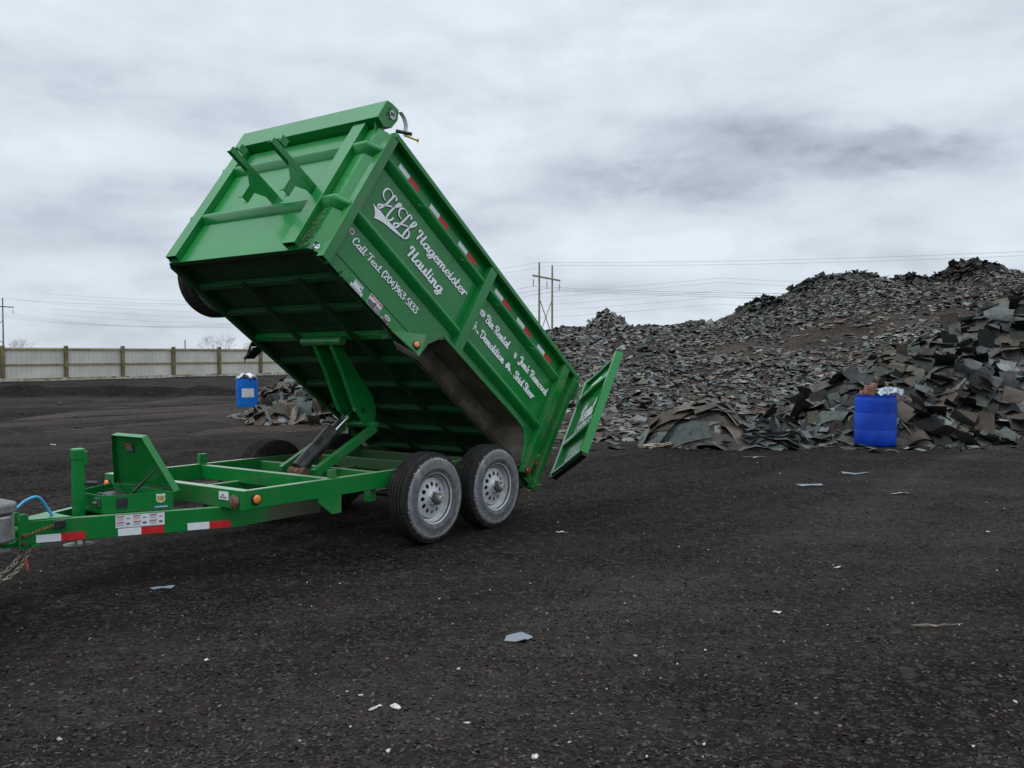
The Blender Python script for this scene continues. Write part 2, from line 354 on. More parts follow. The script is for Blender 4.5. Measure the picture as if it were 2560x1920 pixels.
def ground_mat(name, cols, banded=False):
    m = mat(name, (.03, .03, .03), .95, spec=.06); t, p = tree(m)
    co = N(t, 'ShaderNodeTexCoord'); P = co.outputs['Object']
    mp = N(t, 'ShaderNodeMapping'); mp.vector_type = 'POINT'; L(t, P, mp.inputs[0]); mp.inputs['Rotation'].default_value = (0, 0, R(-52)); mp.inputs['Scale'].default_value = (.12, 1.5, 1)
    big = noise(t, P, .45, 7, .65); trk = noise(t, mp.outputs[0], 1.0, 7, .62); mid = noise(t, P, 7., 8, .7)
    vo = N(t, 'ShaderNodeTexVoronoi'); vo.inputs['Scale'].default_value = 55; L(t, P, vo.inputs['Vector'])
    vo2 = N(t, 'ShaderNodeTexVoronoi'); vo2.inputs['Scale'].default_value = 19; L(t, P, vo2.inputs['Vector'])
    f = M(t, 'ADD', M(t, 'MULTIPLY', big, .35), M(t, 'ADD', M(t, 'MULTIPLY', trk, .35), M(t, 'MULTIPLY', mid, .3)))
    base = ramp(t, f, [(.39, cols[0]), (.5, cols[1]), (.61, cols[2])])
    if banded:
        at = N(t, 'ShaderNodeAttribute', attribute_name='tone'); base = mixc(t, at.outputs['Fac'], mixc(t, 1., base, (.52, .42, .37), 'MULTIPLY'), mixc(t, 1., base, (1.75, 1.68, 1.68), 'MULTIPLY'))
    s1 = N(t, 'ShaderNodeSeparateColor'); L(t, vo.outputs['Color'], s1.inputs[0])
    s2 = N(t, 'ShaderNodeSeparateColor'); L(t, vo2.outputs['Color'], s2.inputs[0])
    g = M(t, 'MULTIPLY', M(t, 'POWER', s1.outputs[0], 5.), .8)
    base = mixc(t, g, base, cols[3])
    base = mixc(t, M(t, 'MULTIPLY', M(t, 'POWER', s2.outputs[1], 14.), .35), base, cols[4])
    L(t, base, p.inputs['Base Color'])
    b = N(t, 'ShaderNodeBump'); b.inputs['Strength'].default_value = .8; b.inputs['Distance'].default_value = .02
    L(t, M(t, 'ADD', M(t, 'MULTIPLY', mid, .8), M(t, 'MULTIPLY', s1.outputs[1], .35)), b.inputs['Height']); L(t, b.outputs[0], p.inputs['Normal'])
    return m
m_ground = ground_mat('shingle grit ground', [(.0052, .0042, .0037), (.0150, .0124, .0108), (.0285, .0250, .0230), (.046, .042, .040), (.07, .068, .066)], True)
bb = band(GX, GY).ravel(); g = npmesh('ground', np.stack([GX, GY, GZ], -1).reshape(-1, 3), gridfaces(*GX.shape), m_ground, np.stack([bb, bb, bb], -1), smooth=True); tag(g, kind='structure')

# tone material for loose pieces
def tone_mat(name, rough=.85, bump=True):
    m = mat(name, (.1, .1, .1), rough, spec=.12); t, p = tree(m); a = N(t, 'ShaderNodeAttribute', attribute_name='tone')
    co = N(t, 'ShaderNodeTexCoord'); n = noise(t, co.outputs['Object'], 9., 6, .7)
    L(t, mixc(t, 1., a.outputs['Color'], ramp(t, n, [(.3, (.62, .62, .62)), (.7, (1.25, 1.25, 1.25))]), 'MULTIPLY'), p.inputs['Base Color']); return m
m_tone = tone_mat('asphalt shingle pieces')

# loose grit in the foreground
def chips(n, y0, y1, smin, smax, name, label):
    u = rng.random(n); y = y0 * (y1 / y0) ** (u); x = (rng.random(n) * 2 - 1) * (.66 * y + .6)
    kp = rng.random(n) < .25 + .75 * band(x, y); x, y = x[kp], y[kp]; n = len(x)
    z = ground_z(x, y); sz = smin + (smax - smin) * rng.random(n) ** 4.
    a = rng.random(n) * 6.283; tl = rng.normal(0, .16, (n, 2)); el_ = .45 + .5 * rng.random(n)
    ca, sa = np.cos(a), np.sin(a); V = np.zeros((n, 4, 3))
    for k, (p, q) in enumerate(((-1, -1), (1, -1), (1, 1), (-1, 1))):
        pj = p * (.65 + .5 * rng.random(n)); qj = q * (.65 + .5 * rng.random(n)) * el_
        dx = sz * (pj * ca - qj * sa); dy = sz * (pj * sa + qj * ca)
        V[:, k, 0] = x + dx; V[:, k, 1] = y + dy; V[:, k, 2] = z + .001 + sz * .2 + dx * tl[:, 0] * 1.6 + dy * tl[:, 1] * 1.6
    t = rng.random(n); c = .013 + .050 * rng.random(n) ** 1.8; c = np.where(t > .90, c * 1.9, c); c = np.where(t > .992, .06 + .07 * rng.random(n), c); c = np.where(t > .9995, .3, c)
    col = np.stack([c * 1.12, c * .97, c * .92], -1); w = rng.random(n) > .72; col[w] = np.stack([c * 1.02, c * 1.04, c * 1.08], -1)[w]; br = rng.random(n) > .93; col[br] *= (1.45, 1.08, .92)
    o = npmesh(name, V.reshape(-1, 3), np.arange(n * 4).reshape(n, 4), m_tone, np.repeat(col, 4, 0)); tag(o, label, 'gravel', kind='stuff')
chips(340000, 2.9, 16, .0020, .0115, 'shingle_grit', 'small dark flakes of ground shingle covering the yard floor')

# ------------------------------------------------------------ debris hill
SKY = [(900, 870), (1100, 850), (1250, 838), (1360, 825), (1418, 815), (1476, 818), (1507, 796), (1533, 802), (1562, 816), (1606, 811), (1643, 813), (1678, 811), (1727, 799), (1759, 806), (1788, 805),
       (1823, 787), (1884, 761), (1910, 741), (1927, 751), (1970, 727), (2018, 702), (2094, 693), (2140, 692), (2192, 709), (2212, 715), (2267, 699), (2316, 711), (2355, 697),
       (2371, 673), (2400, 666), (2441, 663), (2467, 688), (2481, 692), (2516, 680), (2560, 682), (2750, 672), (3000, 690), (3400, 760)]
su = np.array([(a - 1280) / 2264 for a, b in SKY]); se = np.array([(884.3 - b) / 2264 for a, b in SKY])
YB, YC = 17.2, 40.
def hill_z(x, y):
    x = np.asarray(x, float); y = np.asarray(y, float)
    u = x / YC                                      # a long bank facing the yard: its crest runs parallel to X at 40 m
    hc = 1.62 + np.interp(u, su, se) * YC - .12
    hc = hc * sstep((u + .20) / .16)
    yb = YB + .9 * vn(x * .25, 0 * x, 77)
    t = (y - yb) / (YC - yb)
    prof = np.where(t < 1, .35 * np.clip(t, 0, 1) + .65 * sstep(t), 1 - sstep((y - YC) / 16.))
    h = hc * np.clip(prof, 0, 1)
    n = fbm(x * .35, y * .35, 50, 5)
    return h + n * .55 * sstep(t * 2.2) * np.clip(hc / 3, 0, 1) * np.where(np.abs(t - 1) < .25, .45, 1) - .06 + .1 * sstep(t * 4)
def u_true(x): return x
hx_ = np.arange(-12, 60, .28); hy_ = np.arange(15.6, 58, .28); HX, HY = np.meshgrid(hx_, hy_); HZ = hill_z(HX, HY)
m_hill = ground_mat('debris soil', [(.012, .0092, .0080), (.033, .0255, .021), (.060, .047, .039), (.08, .07, .062), (.16, .16, .15)])
o = npmesh('debris_hill', np.stack([HX, HY, HZ], -1).reshape(-1, 3), gridfaces(*HX.shape), m_hill, smooth=True); tag(o, kind='structure')

def sheets(P, Nn, a, b, col, curve, jit, seed, align=None, lift=.0):
    """bent irregular rectangles: centres P, normals Nn, half sizes a, b"""
    r = np.random.default_rng(seed); n = len(P)
    Nn = Nn + r.normal(0, 1, (n, 3)) * jit[:, None]; Nn /= np.linalg.norm(Nn, axis=1)[:, None]
    T = r.normal(0, 1, (n, 3)) if align is None else align + r.normal(0, .25, (n, 3))
    T -= (T * Nn).sum(1)[:, None] * Nn; T /= np.linalg.norm(T, axis=1)[:, None]; Bv = np.cross(Nn, T)
    nx, ny = 5, 3; V = np.zeros((n, nx, ny, 3)); tw = r.normal(0, .10, n); tap = r.uniform(-.16, .16, n)
    rag = r.normal(0, .065, (n, nx, ny)); 
    for i in range(nx):
        s = i / (nx - 1) * 2 - 1
        for j in range(ny):
            w = j / (ny - 1) * 2 - 1
            ww = w * (1 + tap * s) * (1 + rag[:, i, j]); ss = s * (1 + .25 * rag[:, i, j] * (abs(s) > .9) + .18 * tw * w)
            hgt = curve * (s * s - .33) * a + tw * s * w * b * 2 + lift
            V[:, i, j] = P + T * (ss * a)[:, None] + Bv * (ww * b)[:, None] + Nn * hgt[:, None]
    base = np.arange(n * nx * ny).reshape(n, nx, ny)
    F = np.stack([base[:, :-1, :-1], base[:, 1:, :-1], base[:, 1:, 1:], base[:, :-1, 1:]], -1).reshape(-1, 4)
    return V.reshape(-1, 3), F, np.repeat(col, nx * ny, 0)
def tones(n, r, light=.10, brown=.3, lo=.035, hi=.15):
    lo, hi = lo * .62, hi * .88; c = lo + (hi - lo) * r.random(n) ** 1.3; t = r.random(n)
    col = np.stack([c, c * 1.0, c * .97], -1)
    k = t < brown; col[k] *= (1.18, .98, .82)
    k = (t > brown) & (t < brown + .22); col[k] *= (.86, 1.0, .94)
    k = t > 1 - light; cl = .11 + .15 * r.random(n); col[k] = np.stack([cl * .93, cl, cl * .98], -1)[k]
    k = r.random(n) < .0025; col[k] = (.12, .045, .03)
    return col
def surf_n(f, x, y, e=.15):
    dx = (f(x + e, y) - f(x - e, y)) / (2 * e); dy = (f(x, y + e) - f(x, y - e)) / (2 * e)
    n = np.stack([-dx, -dy, np.ones_like(dx)], -1); return n / np.linalg.norm(n, axis=1)[:, None]
r = np.random.default_rng(3); n = 105000
yy = 16.6 + 25.5 * r.random(n) ** .95; xx = -7 + r.random(n) * (.64 * yy + 11)
dens = 1.7 * fbm(xx * .25, yy * .30, 91, 4) + .26 * (yy - 20) / 12 + .16 - .55 * np.exp(-((yy - 18.6) / 2.4) ** 2) * sstep((7.5 - xx) / 2)
keep = r.random(n) < np.clip(.34 + 1.0 * dens, .05, 1); keep &= hill_z(xx, yy) > .05; xx, yy = xx[keep], yy[keep]; n = len(xx)
col = tones(n, r, .06, .42, .06, .20); patch = fbm(xx * .5, yy * .8, 123, 3) > .30; lt = patch & (r.random(n) < .42); cl = .12 + .17 * r.random(n); col[lt] = np.stack([cl * .92, cl, cl * .96], -1)[lt]
sz = .03 + .14 * r.random(n) ** 2.4; sz = np.where(r.random(n) < .035, sz + .14 * r.random(n), sz); jit = np.where(r.random(n) < .88, .06, .45)
nh = surf_n(hill_z, xx, yy) * .6; nh[:, 2] += .4
V, F, Cc = sheets(np.stack([xx, yy, hill_z(xx, yy) + .022], -1), nh, sz, sz * r.uniform(.3, .75, n), col, r.normal(0, .22, n), jit, 5)
o = npmesh('shingle_debris', V, F, m_tone, Cc); tag(o, 'torn grey and brown roofing shingles strewn over the big debris hill', 'debris', kind='stuff')

# rough lumps along the hill's crest (each a heap one could point to)
def heap(name, label, f, xr, yr, n, seed, smin, smax, jitter=.35, lo=.035, hi=.15, light=.06, brown=.3, curve=.35, core=(.008, .007, .0065), group=None, align=None, step=.12, lift=0., bias=-.15, flat=.55):
    r = np.random.default_rng(seed)
    gx_ = np.arange(xr[0], xr[1], step); gy_ = np.arange(yr[0], yr[1], step); A, B_ = np.meshgrid(gx_, gy_); Zz = f(A, B_)
    V0 = np.stack([A, B_, Zz], -1).reshape(-1, 3); F0 = gridfaces(*A.shape); ok = (Zz.ravel()[F0] > -.03).all(1); F0 = F0[ok]
    used = np.unique(F0); rm = -np.ones(len(V0), int); rm[used] = np.arange(len(used)); V0 = V0[used]; F0 = rm[F0]
    m = int(n * 4); x = r.uniform(*xr, m); y = r.uniform(*yr, m); z = f(x, y); k = z > .0; x, y, z = x[k][:n], y[k][:n], z[k][:n]; q = len(x)
    s = smin + (smax - smin) * r.random(q) ** 2.4; col = tones(q, r, light, brown, lo, hi)
    nn_ = surf_n(f, x, y) * flat; nn_[:, 2] += 1 - flat
    V1, F1, C1 = sheets(np.stack([x, y, z + s * .12], -1), nn_, s, s * r.uniform(.25, .55, q), col, r.normal(0, abs(curve), q) + bias, np.abs(r.normal(0, jitter, q)), seed + 1, align, lift)
    V = np.concatenate([V0, V1]); F = np.concatenate([F0, F1 + len(V0)]); Cl = np.concatenate([np.tile(core, (len(V0), 1)), C1])
    o = npmesh(name, V, F, m_tone, Cl); tag(o, label, 'debris heap', group, 'stuff'); return o
def ridge_f(x, y):          # big heap at the right of the yard
    u = x / np.maximum(y, 1)
    hcr = np.interp(x, [5.3, 5.9, 6.7, 7.8, 9.5, 11.5, 14, 18, 24], [0, .35, .75, 1.25, 1.95, 2.8, 3.5, 3.7, 2.0])
    yc = np.interp(x, [5, 8, 12, 18], [17.2, 18.6, 20.8, 23.]); yb = 15.9 + .25 * vn(x * 1.1, 0 * x, 31) - .02 * x * 0
    t = (y - yb) / (yc - yb); pr_ = np.where(t < 1, .22 * np.clip(t, 0, 1) + .78 * sstep(t), 1 - sstep((y - yc) / 5.))
    return hcr * pr_ + fbm(x * .9, y * .9, 13, 4) * .45 * np.clip(hcr, 0, 1) * sstep(t * 3) - .05
al = np.array([.55, .1, .25])
heap('shingle_heap', 'large dark heap of bent shingles rising behind the right blue barrel', ridge_f, (4.9, 19), (15.4, 27), 17000, 41,   .04, .50, .20, .03, .13, .05, .34, .45, align=np.array([.5, .45, .42]), step=.14, flat=.75)
r = np.random.default_rng(77); n = 520; yy = 16.15 - 1.2 * r.random(n) ** 2.2; xx = r.uniform(-.2, 13.5, n); k = (xx > 4.9) | (r.random(n) < .35); xx, yy = xx[k], yy[k]; n = len(xx)
col = tones(n, r, .10, .4, .04, .16); sz = .02 + .16 * r.random(n) ** 2.6; up_ = np.tile(np.array([0, 0, 1.]), (n, 1))
V, F, Cc = sheets(np.stack([xx, yy, ground_z(xx, yy) + .012 + sz * .05], -1), up_, sz, sz * r.uniform(.25, .7, n), col, r.normal(0, .12, n), np.full(n, .07), 78)
tag(npmesh('fallen_shingle_bits', V, F, m_tone, Cc), 'loose shingle bits lying flat on the yard along the foot of the heaps', 'debris', kind='stuff')
def lump(cx, cy, rx, ry, h, sd, base=None, amp=.35):
    def f(x, y):
        d = ((x - cx) / rx) ** 2 + ((y - cy) / ry) ** 2
        z = h * np.clip(1 - d, 0, None) ** .8 * (1 + amp * fbm(x * 1.6, y * 1.6, sd, 4)) - .03
        return z if base is None else np.where(d < 1, base(x, y) + z, -1)
    return f
YK = 39.6
for i, (px, wpx, h, lab, lo, hi, lt) in enumerate([
        (1515, 42, .32, 'pale grey mound of shingles standing on the low left end of the hill crest', .10, .28, .5),
        (2110, 130, .22, 'dark jagged clump of shingles on the middle of the hill crest', .025, .10, .03),
        (2265, 70, .16, 'low olive brown clump between two higher clumps on the hill crest', .03, .09, .0),
        (2418, 62, .30, 'tallest black knoll of shingles on the hill skyline at right', .02, .07, .0),
        (1895, 40, .14, 'small dark clump on the rising left shoulder of the hill', .025, .09, .02)]):
    cx = (px - 1280) / 2264 * YK; rx = wpx / 2264 * YK
    heap('shingle_heap', lab, lump(cx, YK, rx, 2.2, h, 60 + i, hill_z, .6), (cx - rx, cx + rx), (YK - 2.2, YK + 2.2), 1300, 70 + i, .07, .32, .22, lo, hi, lt, .3, .4, step=.2)
heap('shingle_heap', 'loose layered heap of brown shingles beside the left barrel', lump(-6.2, 29.2, 2.1, 1.6, .95, 80, None, .5), (-8.3, -4.1), (27.4, 30.8), 900, 81, .08, .36, .18, .05, .15, .10, .6, .4)
heap('shingle_heap', 'sprawling heap of large curled shingles seen under the raised bed', lump(-4.75, 21.0, 1.35, .8, .52, 90, None, .5), (-6.1, -3.4), (20.2, 21.8), 360, 91, .10, .48, .16, .07, .17, .16, .6, .7)
# flat scatter of shingles on the hill foot behind the tailgate
heap('shingle_heap', 'flat spread of shingles at the hill foot behind the tailgate', lump(1.5, 17.3, 2.0, .7, .16, 95, None, .4), (-.5, 3.5), (16.6, 18.0), 260, 96, .12, .34, .10, .06, .17, .15, .4, .2)
# the small mound in the middle: a dome of draped strips, splaying shingles on its right
dome = lump(3.32, 15.9, 1.02, .62, .65, 100, None, .14)
heap('shingle_mound', 'rounded mound of draped grey and tan shingle layers left of the blue barrel', dome, (2.3, 4.35), (15.2, 16.6), 150, 101, .18, .50, .04, .07, .16, .12, .52, .05, bias=-.27, flat=1., core=(.026, .024, .021), step=.08, lift=.012)
spl = lump(4.4, 15.85, .85, .6, .44, 110, None, .3)
heap('shingle_heap', 'splayed fan of dark shingles spilling from the right of the mound', spl, (3.6, 5.25), (15.2, 16.5), 480, 111, .07, .40, .28, .03, .13, .14, .25, .3, align=np.array([.75, -.15, .38]), step=.09)

# long strips draped over the mound
def ribbon(path, w, wd_, th=.006):
    mb = MB(); P = [Vector(p) for p in path]; W = Vector(wd_).normalized() * w
    vs = []; 
    for p in P: vs += [p - W / 2, p + W / 2, p + W / 2 + Vector((0, 0, th)), p - W / 2 + Vector((0, 0, th))]
    fs = []
    for i in range(len(P) - 1):
        for k in range(4): fs.append((i * 4 + k, i * 4 + (k + 1) % 4, i * 4 + 4 + (k + 1) % 4, i * 4 + 4 + k))
    fs += [(0, 1, 2, 3), tuple(len(vs) - 4 + k for k in (3, 2, 1, 0))]
    return mb.add(vs, fs)
m_sg = vary(mat('slate grey shingle', (.07, .075, .08), .85), (.028, .032, .038), (.055, .060, .066), 12)
m_st = vary(mat('tan grey shingle', (.11, .10, .085), .85), (.055, .048, .040), (.095, .084, .070), 12)
m_sl = vary(mat('pale shingle underside', (.30, .31, .29), .85), (.24, .25, .23), (.36, .37, .34), 12)
def dz(x, y, d=.05): return float(dome(np.array([x]), np.array([y]))[0]) + d
def over(pts, d=.05): return [(x, y, max(dz(x, y, d), .02)) for x, y in pts]
def lin(a, b, n=9): return [(a[0] + (b[0] - a[0]) * i / n, a[1] + (b[1] - a[1]) * i / n) for i in range(n + 1)]
for nm, pts, w, wd_, mm, d, lab in [
        ('long slate grey shingle strip arching over the left edge of the mound', lin((2.42, 15.42), (3.45, 15.8), 10), .24, (.3, 1, 0), m_sg, .12, 0),
        ('tan shingle strip lying across the front foot of the mound', lin((2.95, 15.33), (4.1, 15.30), 8), .26, (0, .5, 1), m_st, .10, 0),
        ('slate grey shingle strip folded over the top right of the mound', lin((3.4, 15.75), (4.1, 15.55), 8), .24, (.2, 1, 0), m_sg, .13, 0),
        ('tan shingle strip curving below the crown of the mound', lin((3.05, 15.52), (3.75, 15.5), 8), .2, (0, .6, 1), m_st, .10, 0)]:
    tag(ribbon(over(pts, d), w, wd_).build('shingle_strip', mm, smooth=50), nm, 'shingle', 'shingle strips draped on the mound')
# tan paper roll ends at the mound's left foot
mb = MB()
for k in range(16):
    a = random.uniform(-.6, .6); x0 = 2.33 + random.uniform(-.12, .3); y0 = 15.32 + random.uniform(-.06, .1)
    mb.beam((x0, y0, .03 + random.random() * .05), (x0 + .22 * math.cos(a), y0 + .12 * math.sin(a), .04 + random.random() * .1), .05, .008)
tag(mb.build('torn_wood', vary(mat('pale splintered wood', (.45, .38, .26), .8), (.33, .28, .18), (.55, .48, .34), 15)), 'pile of pale splintered wood at the left foot of the mound', 'wood scrap')

# ------------------------------------------------------------ scraps on the ground
def gp(px, py, z=0.):
    f, pt = 2263.9, R(-1.915); v = (py - 960) / f; d = (( px - 1280) / f, math.cos(pt) + v * math.sin(pt) , math.sin(pt) - v * math.cos(pt))
    k = (z - 1.62) / d[2]; return (d[0] * k, d[1] * k)
m_scrap = vary(mat('white scrap', (.5, .49, .44), .8, spec=.2), (.26, .25, .21), (.58, .56, .50), 60, 4); m_scrapb = mat('blue grey scrap', (.16, .19, .21), .7); m_scrapt = mat('tan lath', (.38, .33, .26), .8)
def scrap(name, x, y, sx_, sy_, rot, m, label, cat, group=None, jag=.5, lift=.006):
    r = random.Random(int(x * 1e4) ^ int(y * 1e3)); k = 9
    z = float(ground_z(np.array([x]), np.array([y]))[0]); P = []
    for i in range(k):
        a = 2 * math.pi * i / k; q = 1 + r.uniform(-jag, jag); dx, dy = sx_ * math.cos(a) * q, sy_ * math.sin(a) * q
        q2 = 1 + r.uniform(-.2, .2); dy *= q2; P.append((dx * math.cos(rot) - dy * math.sin(rot), dx * math.sin(rot) + dy * math.cos(rot), r.uniform(0, .5) * max(sy_, sx_ * .3)))
    mb = MB(); vs = [(0, 0, .004)] + P + [(0, 0, 0)] + [(p[0], p[1], p[2] - .004) for p in P]
    fs = [(0, 1 + i, 1 + (i + 1) % k) for i in range(k)] + [(k + 1, k + 2 + (i + 1) % k, k + 2 + i) for i in range(k)] + [(1 + i, k + 2 + i, k + 2 + (i + 1) % k, 1 + (i + 1) % k) for i in range(k)]
    mb.add(vs, fs); o = mb.build(name, m, smooth=60); o.location = (x, y, z + lift); return tag(o, label, cat, group)
for px, py, a, b, rt, m, lab in [
        (1300, 1605, .085, .05, .2, m_scrapb, 'flat blue grey scrap on the gravel in the lower middle of the yard'),
        (942, 1776, .035, .010, .9, m_scrap, 'narrow white shard at lower left, left of a wider white shard'),
        (987, 1774, .036, .016, -.7, m_scrap, 'white triangular shard at lower left, right of a narrow shard'),
        (1402, 1331, .045, .02, 0, m_scrap, 'white crumpled scrap right of the rear trailer wheel'),
        (1337, 1896, .02, .011, 1.2, m_scrap, 'small white chip at the very bottom of the yard'),
        (2095, 1422, .03, .022, 0, m_scrap, 'bright white chip in the right half of the open yard'),
        (1940, 1527, .035, .02, .3, m_scrap, 'white torn bit in the open yard below the mound'),
        (2250, 1243, .09, .03, .1, m_scrap, 'curved white strip on the yard in front of the right barrel'),
        (1880, 1142, .16, .02, .05, m_scrapt, 'pale stick on the ground in front of the draped mound'),
        (2045, 1122, .20, .022, .02, m_scrapt, 'pale wooden slat lying between the mound and the right barrel'),
        (2130, 1188, .22, .03, .05, m_scrapb, 'thin grey shingle lying flat on the yard near the right barrel'),
        (2020, 1217, .18, .04, .05, m_scrapb, 'grey shingle scrap lying flat in the yard below the mound'),
        (2350, 1565, .14, .008, .1, m_scrapt, 'thin pale twig on the gravel at lower right'),
        (405, 1360 + 112, .06, .03, .3, m_scrapb, 'small grey scrap on the dark soil below the trailer tongue'),
        (1900, 1118, .12, .02, -.1, m_scrap, 'white sliver beside the front edge of the mound')]:
    x, y = gp(px, py); scrap('litter_scrap', x, y, a, b, rt, m, lab, 'scrap')
rr = random.Random(5)
for k in range(70):
    px = rr.uniform(20, 2540); py = 1110 + 790 * rr.random() ** 1.3
    if px < 1250 and py < 1420: continue
    x, y = gp(px, py); s = .003 + .010 * rr.random() ** 2; s *= 1 + y / 18
    scrap('white_flake', x, y, s, s * rr.uniform(.3, .8), rr.random() * 3, m_scrap if rr.random() < .6 else m_scrapt, 'tiny pale flake lying on the dark gravel of the yard', 'flake', 'pale flakes scattered over the yard', .4)
for k in range(26):
    px = rr.uniform(20, 1000); py = rr.uniform(965, 1110)
    if 1040 < py and px > 230: continue
    x, y = gp(px, py); s = .05 + .06 * rr.random()
    scrap('white_flake', x, y, s, s * .35, rr.random() * 3, m_scrap if rr.random() < .5 else m_scrapb, 'pale scrap far off on the dark ground before the fence', 'flake', 'pale scraps near the fence', .4)

# ------------------------------------------------------------ fence
m_sheet = vary(mat('pale metal fence sheet', (.55, .54, .52), .5), (.50, .48, .43), (.60, .575, .52), .8, 5)
m_post = vary(mat('treated fence post', (.17, .145, .075), .85, spec=.2), (.13, .115, .055), (.23, .19, .10), 3, 7)
m_rail = vary(mat('fence rail timber', (.30, .23, .13), .85, spec=.2), (.23, .175, .10), (.37, .29, .17), 2, 6)
m_base = vary(mat('pale dust at fence foot', (.42, .40, .34), .9), (.30, .28, .22), (.55, .53, .47), 3, 6)
F0p = np.array([-29.3, 52.]); FD = np.array([2.08, 3.18]); FL = float(np.linalg.norm(FD)); fe = empty('fence', (F0p[0], F0p[1], 0), (0, 0, math.atan2(FD[1], FD[0])))
tag(fe, 'long pale metal fence with timber posts and rails along the far left', 'fence')
x0, x1 = -2 * FL, 10 * FL; mb = MB(); x = x0; poly = []
while x < x1: poly += [(x, 0), (x + .02, .02), (x + .045, .02), (x + .065, 0)]; x += .30
poly_b = [(a, b + .012) for a, b in poly][::-1]
n = len(poly); vs = [(a, b, .08) for a, b in poly] + [(a, b, 1.98) for a, b in poly]; mb.add(vs, [(i, i + 1, n + i + 1, n + i) for i in range(n - 1)])
mb.build('fence_sheet', m_sheet, fe, fix=False)
for k in range(-2, 11):
    mb = MB(); mb.box(k * FL - .10, k * FL + .10, -.20, -.015, -.3, 2.09 + .015 * (k % 3)); mb.build('fence_post', m_post, fe, .012)
for k in range(-2, 10):
    for z, h in ((1.88, .10), (.98, .10), (.12, .11)):
        mb = MB(); mb.box(k * FL + .105, (k + 1) * FL - .105, -.07, -.022, z - h / 2, z + h / 2 + .012 * (k % 2)); mb.build('fence_rail', m_rail, fe, .006)
for k in range(-2, 10):
    mb = MB(); m = 18; pts = [(k * FL + FL * i / m, .05 + .16 * random.random()) for i in range(m + 1)]
    mb.prism([(pts[0][0], -.2)] + pts + [(pts[-1][0], -.2)], 1, -.34, -.22); mb.build('base_dust', m_base, fe)

# ------------------------------------------------------------ power line
m_pole = vary(mat('weathered pole', (.28, .235, .16), .85, spec=.2), (.23, .19, .13), (.34, .29, .20), 1.5, 5)
m_poleg = mat('grey pole', (.14, .14, .155), .85); m_ins = mat('insulator', (.05, .05, .055), .4); m_wire = mat('wire', (.42, .44, .47), .6)
def hframe(pA, pB, H, pm, label):
    A = Vector((*pA, 0)); Bq = Vector((*pB, 0)); d = (Bq - A).normalized(); ctr = (A + Bq) / 2
    e = empty('power_pole', ctr); tag(e, label, 'power pole', 'two-legged power line structures'); a, b = A - ctr, Bq - ctr
    for q in (a, b): MB().tube([q + Vector((0, 0, -.5)), q + Vector((0, 0, H))], [.24, .16], 10).build('pole', pm, e, smooth=40)
    z = H * .855; sd = d.cross(Vector((0, 0, 1)))
    for s_ in (1,): MB().beam(a - d * 3.4 + sd * .2 + Vector((0, 0, z)), b + d * 3.4 + sd * .2 + Vector((0, 0, z)), .16, .30).build('crossarm', pm, e)
    MB().beam(a + sd * .12 + Vector((0, 0, H * .63)), b + sd * .12 + Vector((0, 0, .25 * H)), .1, .16).build('brace', pm, e)
    MB().beam(b - sd * .12 + Vector((0, 0, H * .63)), a - sd * .12 + Vector((0, 0, .25 * H)), .1, .16).build('brace', pm, e)
    ends = []
    for q in (a - d * 3.1, (a + b) / 2, b + d * 3.1):
        q = q + sd * .2; mb = MB(); mb.tube([q + Vector((0, 0, z - .15)), q + Vector((0, 0, z - .7))], .02, 6)
        for i in range(7): mb.lathe([(.02, z - .7 - i * .17), (.13, z - .75 - i * .17), (.13, z - .78 - i * .17), (.02, z - .84 - i * .17)], 10, 2, q)
        mb.build('insulator', m_ins, e, smooth=40); ends.append(ctr + q + Vector((0, 0, z - 1.9)))
    ends += [ctr + a + Vector((0, 0, H)), ctr + b + Vector((0, 0, H))]
    return ends
E1 = hframe((4.95, 165), (7.55, 170.5), 18.2, m_pole, 'tall H-shaped timber power pole with crossed braces behind the trailer')
E0 = hframe((-150.5, 255), (-147.3, 262.5), 17.8, m_poleg, 'distant grey power pole at the left edge above the fence')
def wire(p, q, sag, label, rad=.034):
    p, q = Vector(p), Vector(q); P = [p.lerp(q, t / 24) - Vector((0, 0, sag * 4 * (t / 24) * (1 - t / 24))) for t in range(25)]
    tag(MB().tube(P, rad, 5).build('overhead_wire', m_wire), label, 'wire', 'overhead power line wires')
for k, nm in enumerate(('near outer', 'middle', 'far outer')):
    wire(E0[k], E1[k], 5.5, 'sagging conductor from the left power pole to the H-pole, %s' % nm + ' insulator')
    wire(E1[k], E1[k] + Vector((151, -93, 0)), 3.8, 'conductor running right from the %s insulator of the H-pole' % nm)
for k, nm in ((3, 'left leg'), (4, 'right leg')):
    wire(E0[k], E1[k], 4.5, 'shield wire from the left power pole to the %s top of the H-pole' % nm, .024)
    wire(E1[k], E1[k] + Vector((151, -93, 0)), 2.6, 'shield wire running right from the %s top of the H-pole' % nm, .024)
for k, (z, nm) in enumerate(((22.5, 'highest'), (21.3, 'second'), (19.0, 'third'), (17.2, 'fourth'), (15.2, 'lowest'))):
    wire((-170, 330 + k, z + 1), (60, 262 + k, z + 1), 5, '%s of the faint far wires crossing the sky left of the H-pole' % nm, .034)
    wire((60, 262 + k, z + 1), (290, 196 + k, z + 1), 5, '%s of the faint far wires crossing the sky right of the H-pole' % nm, .034)

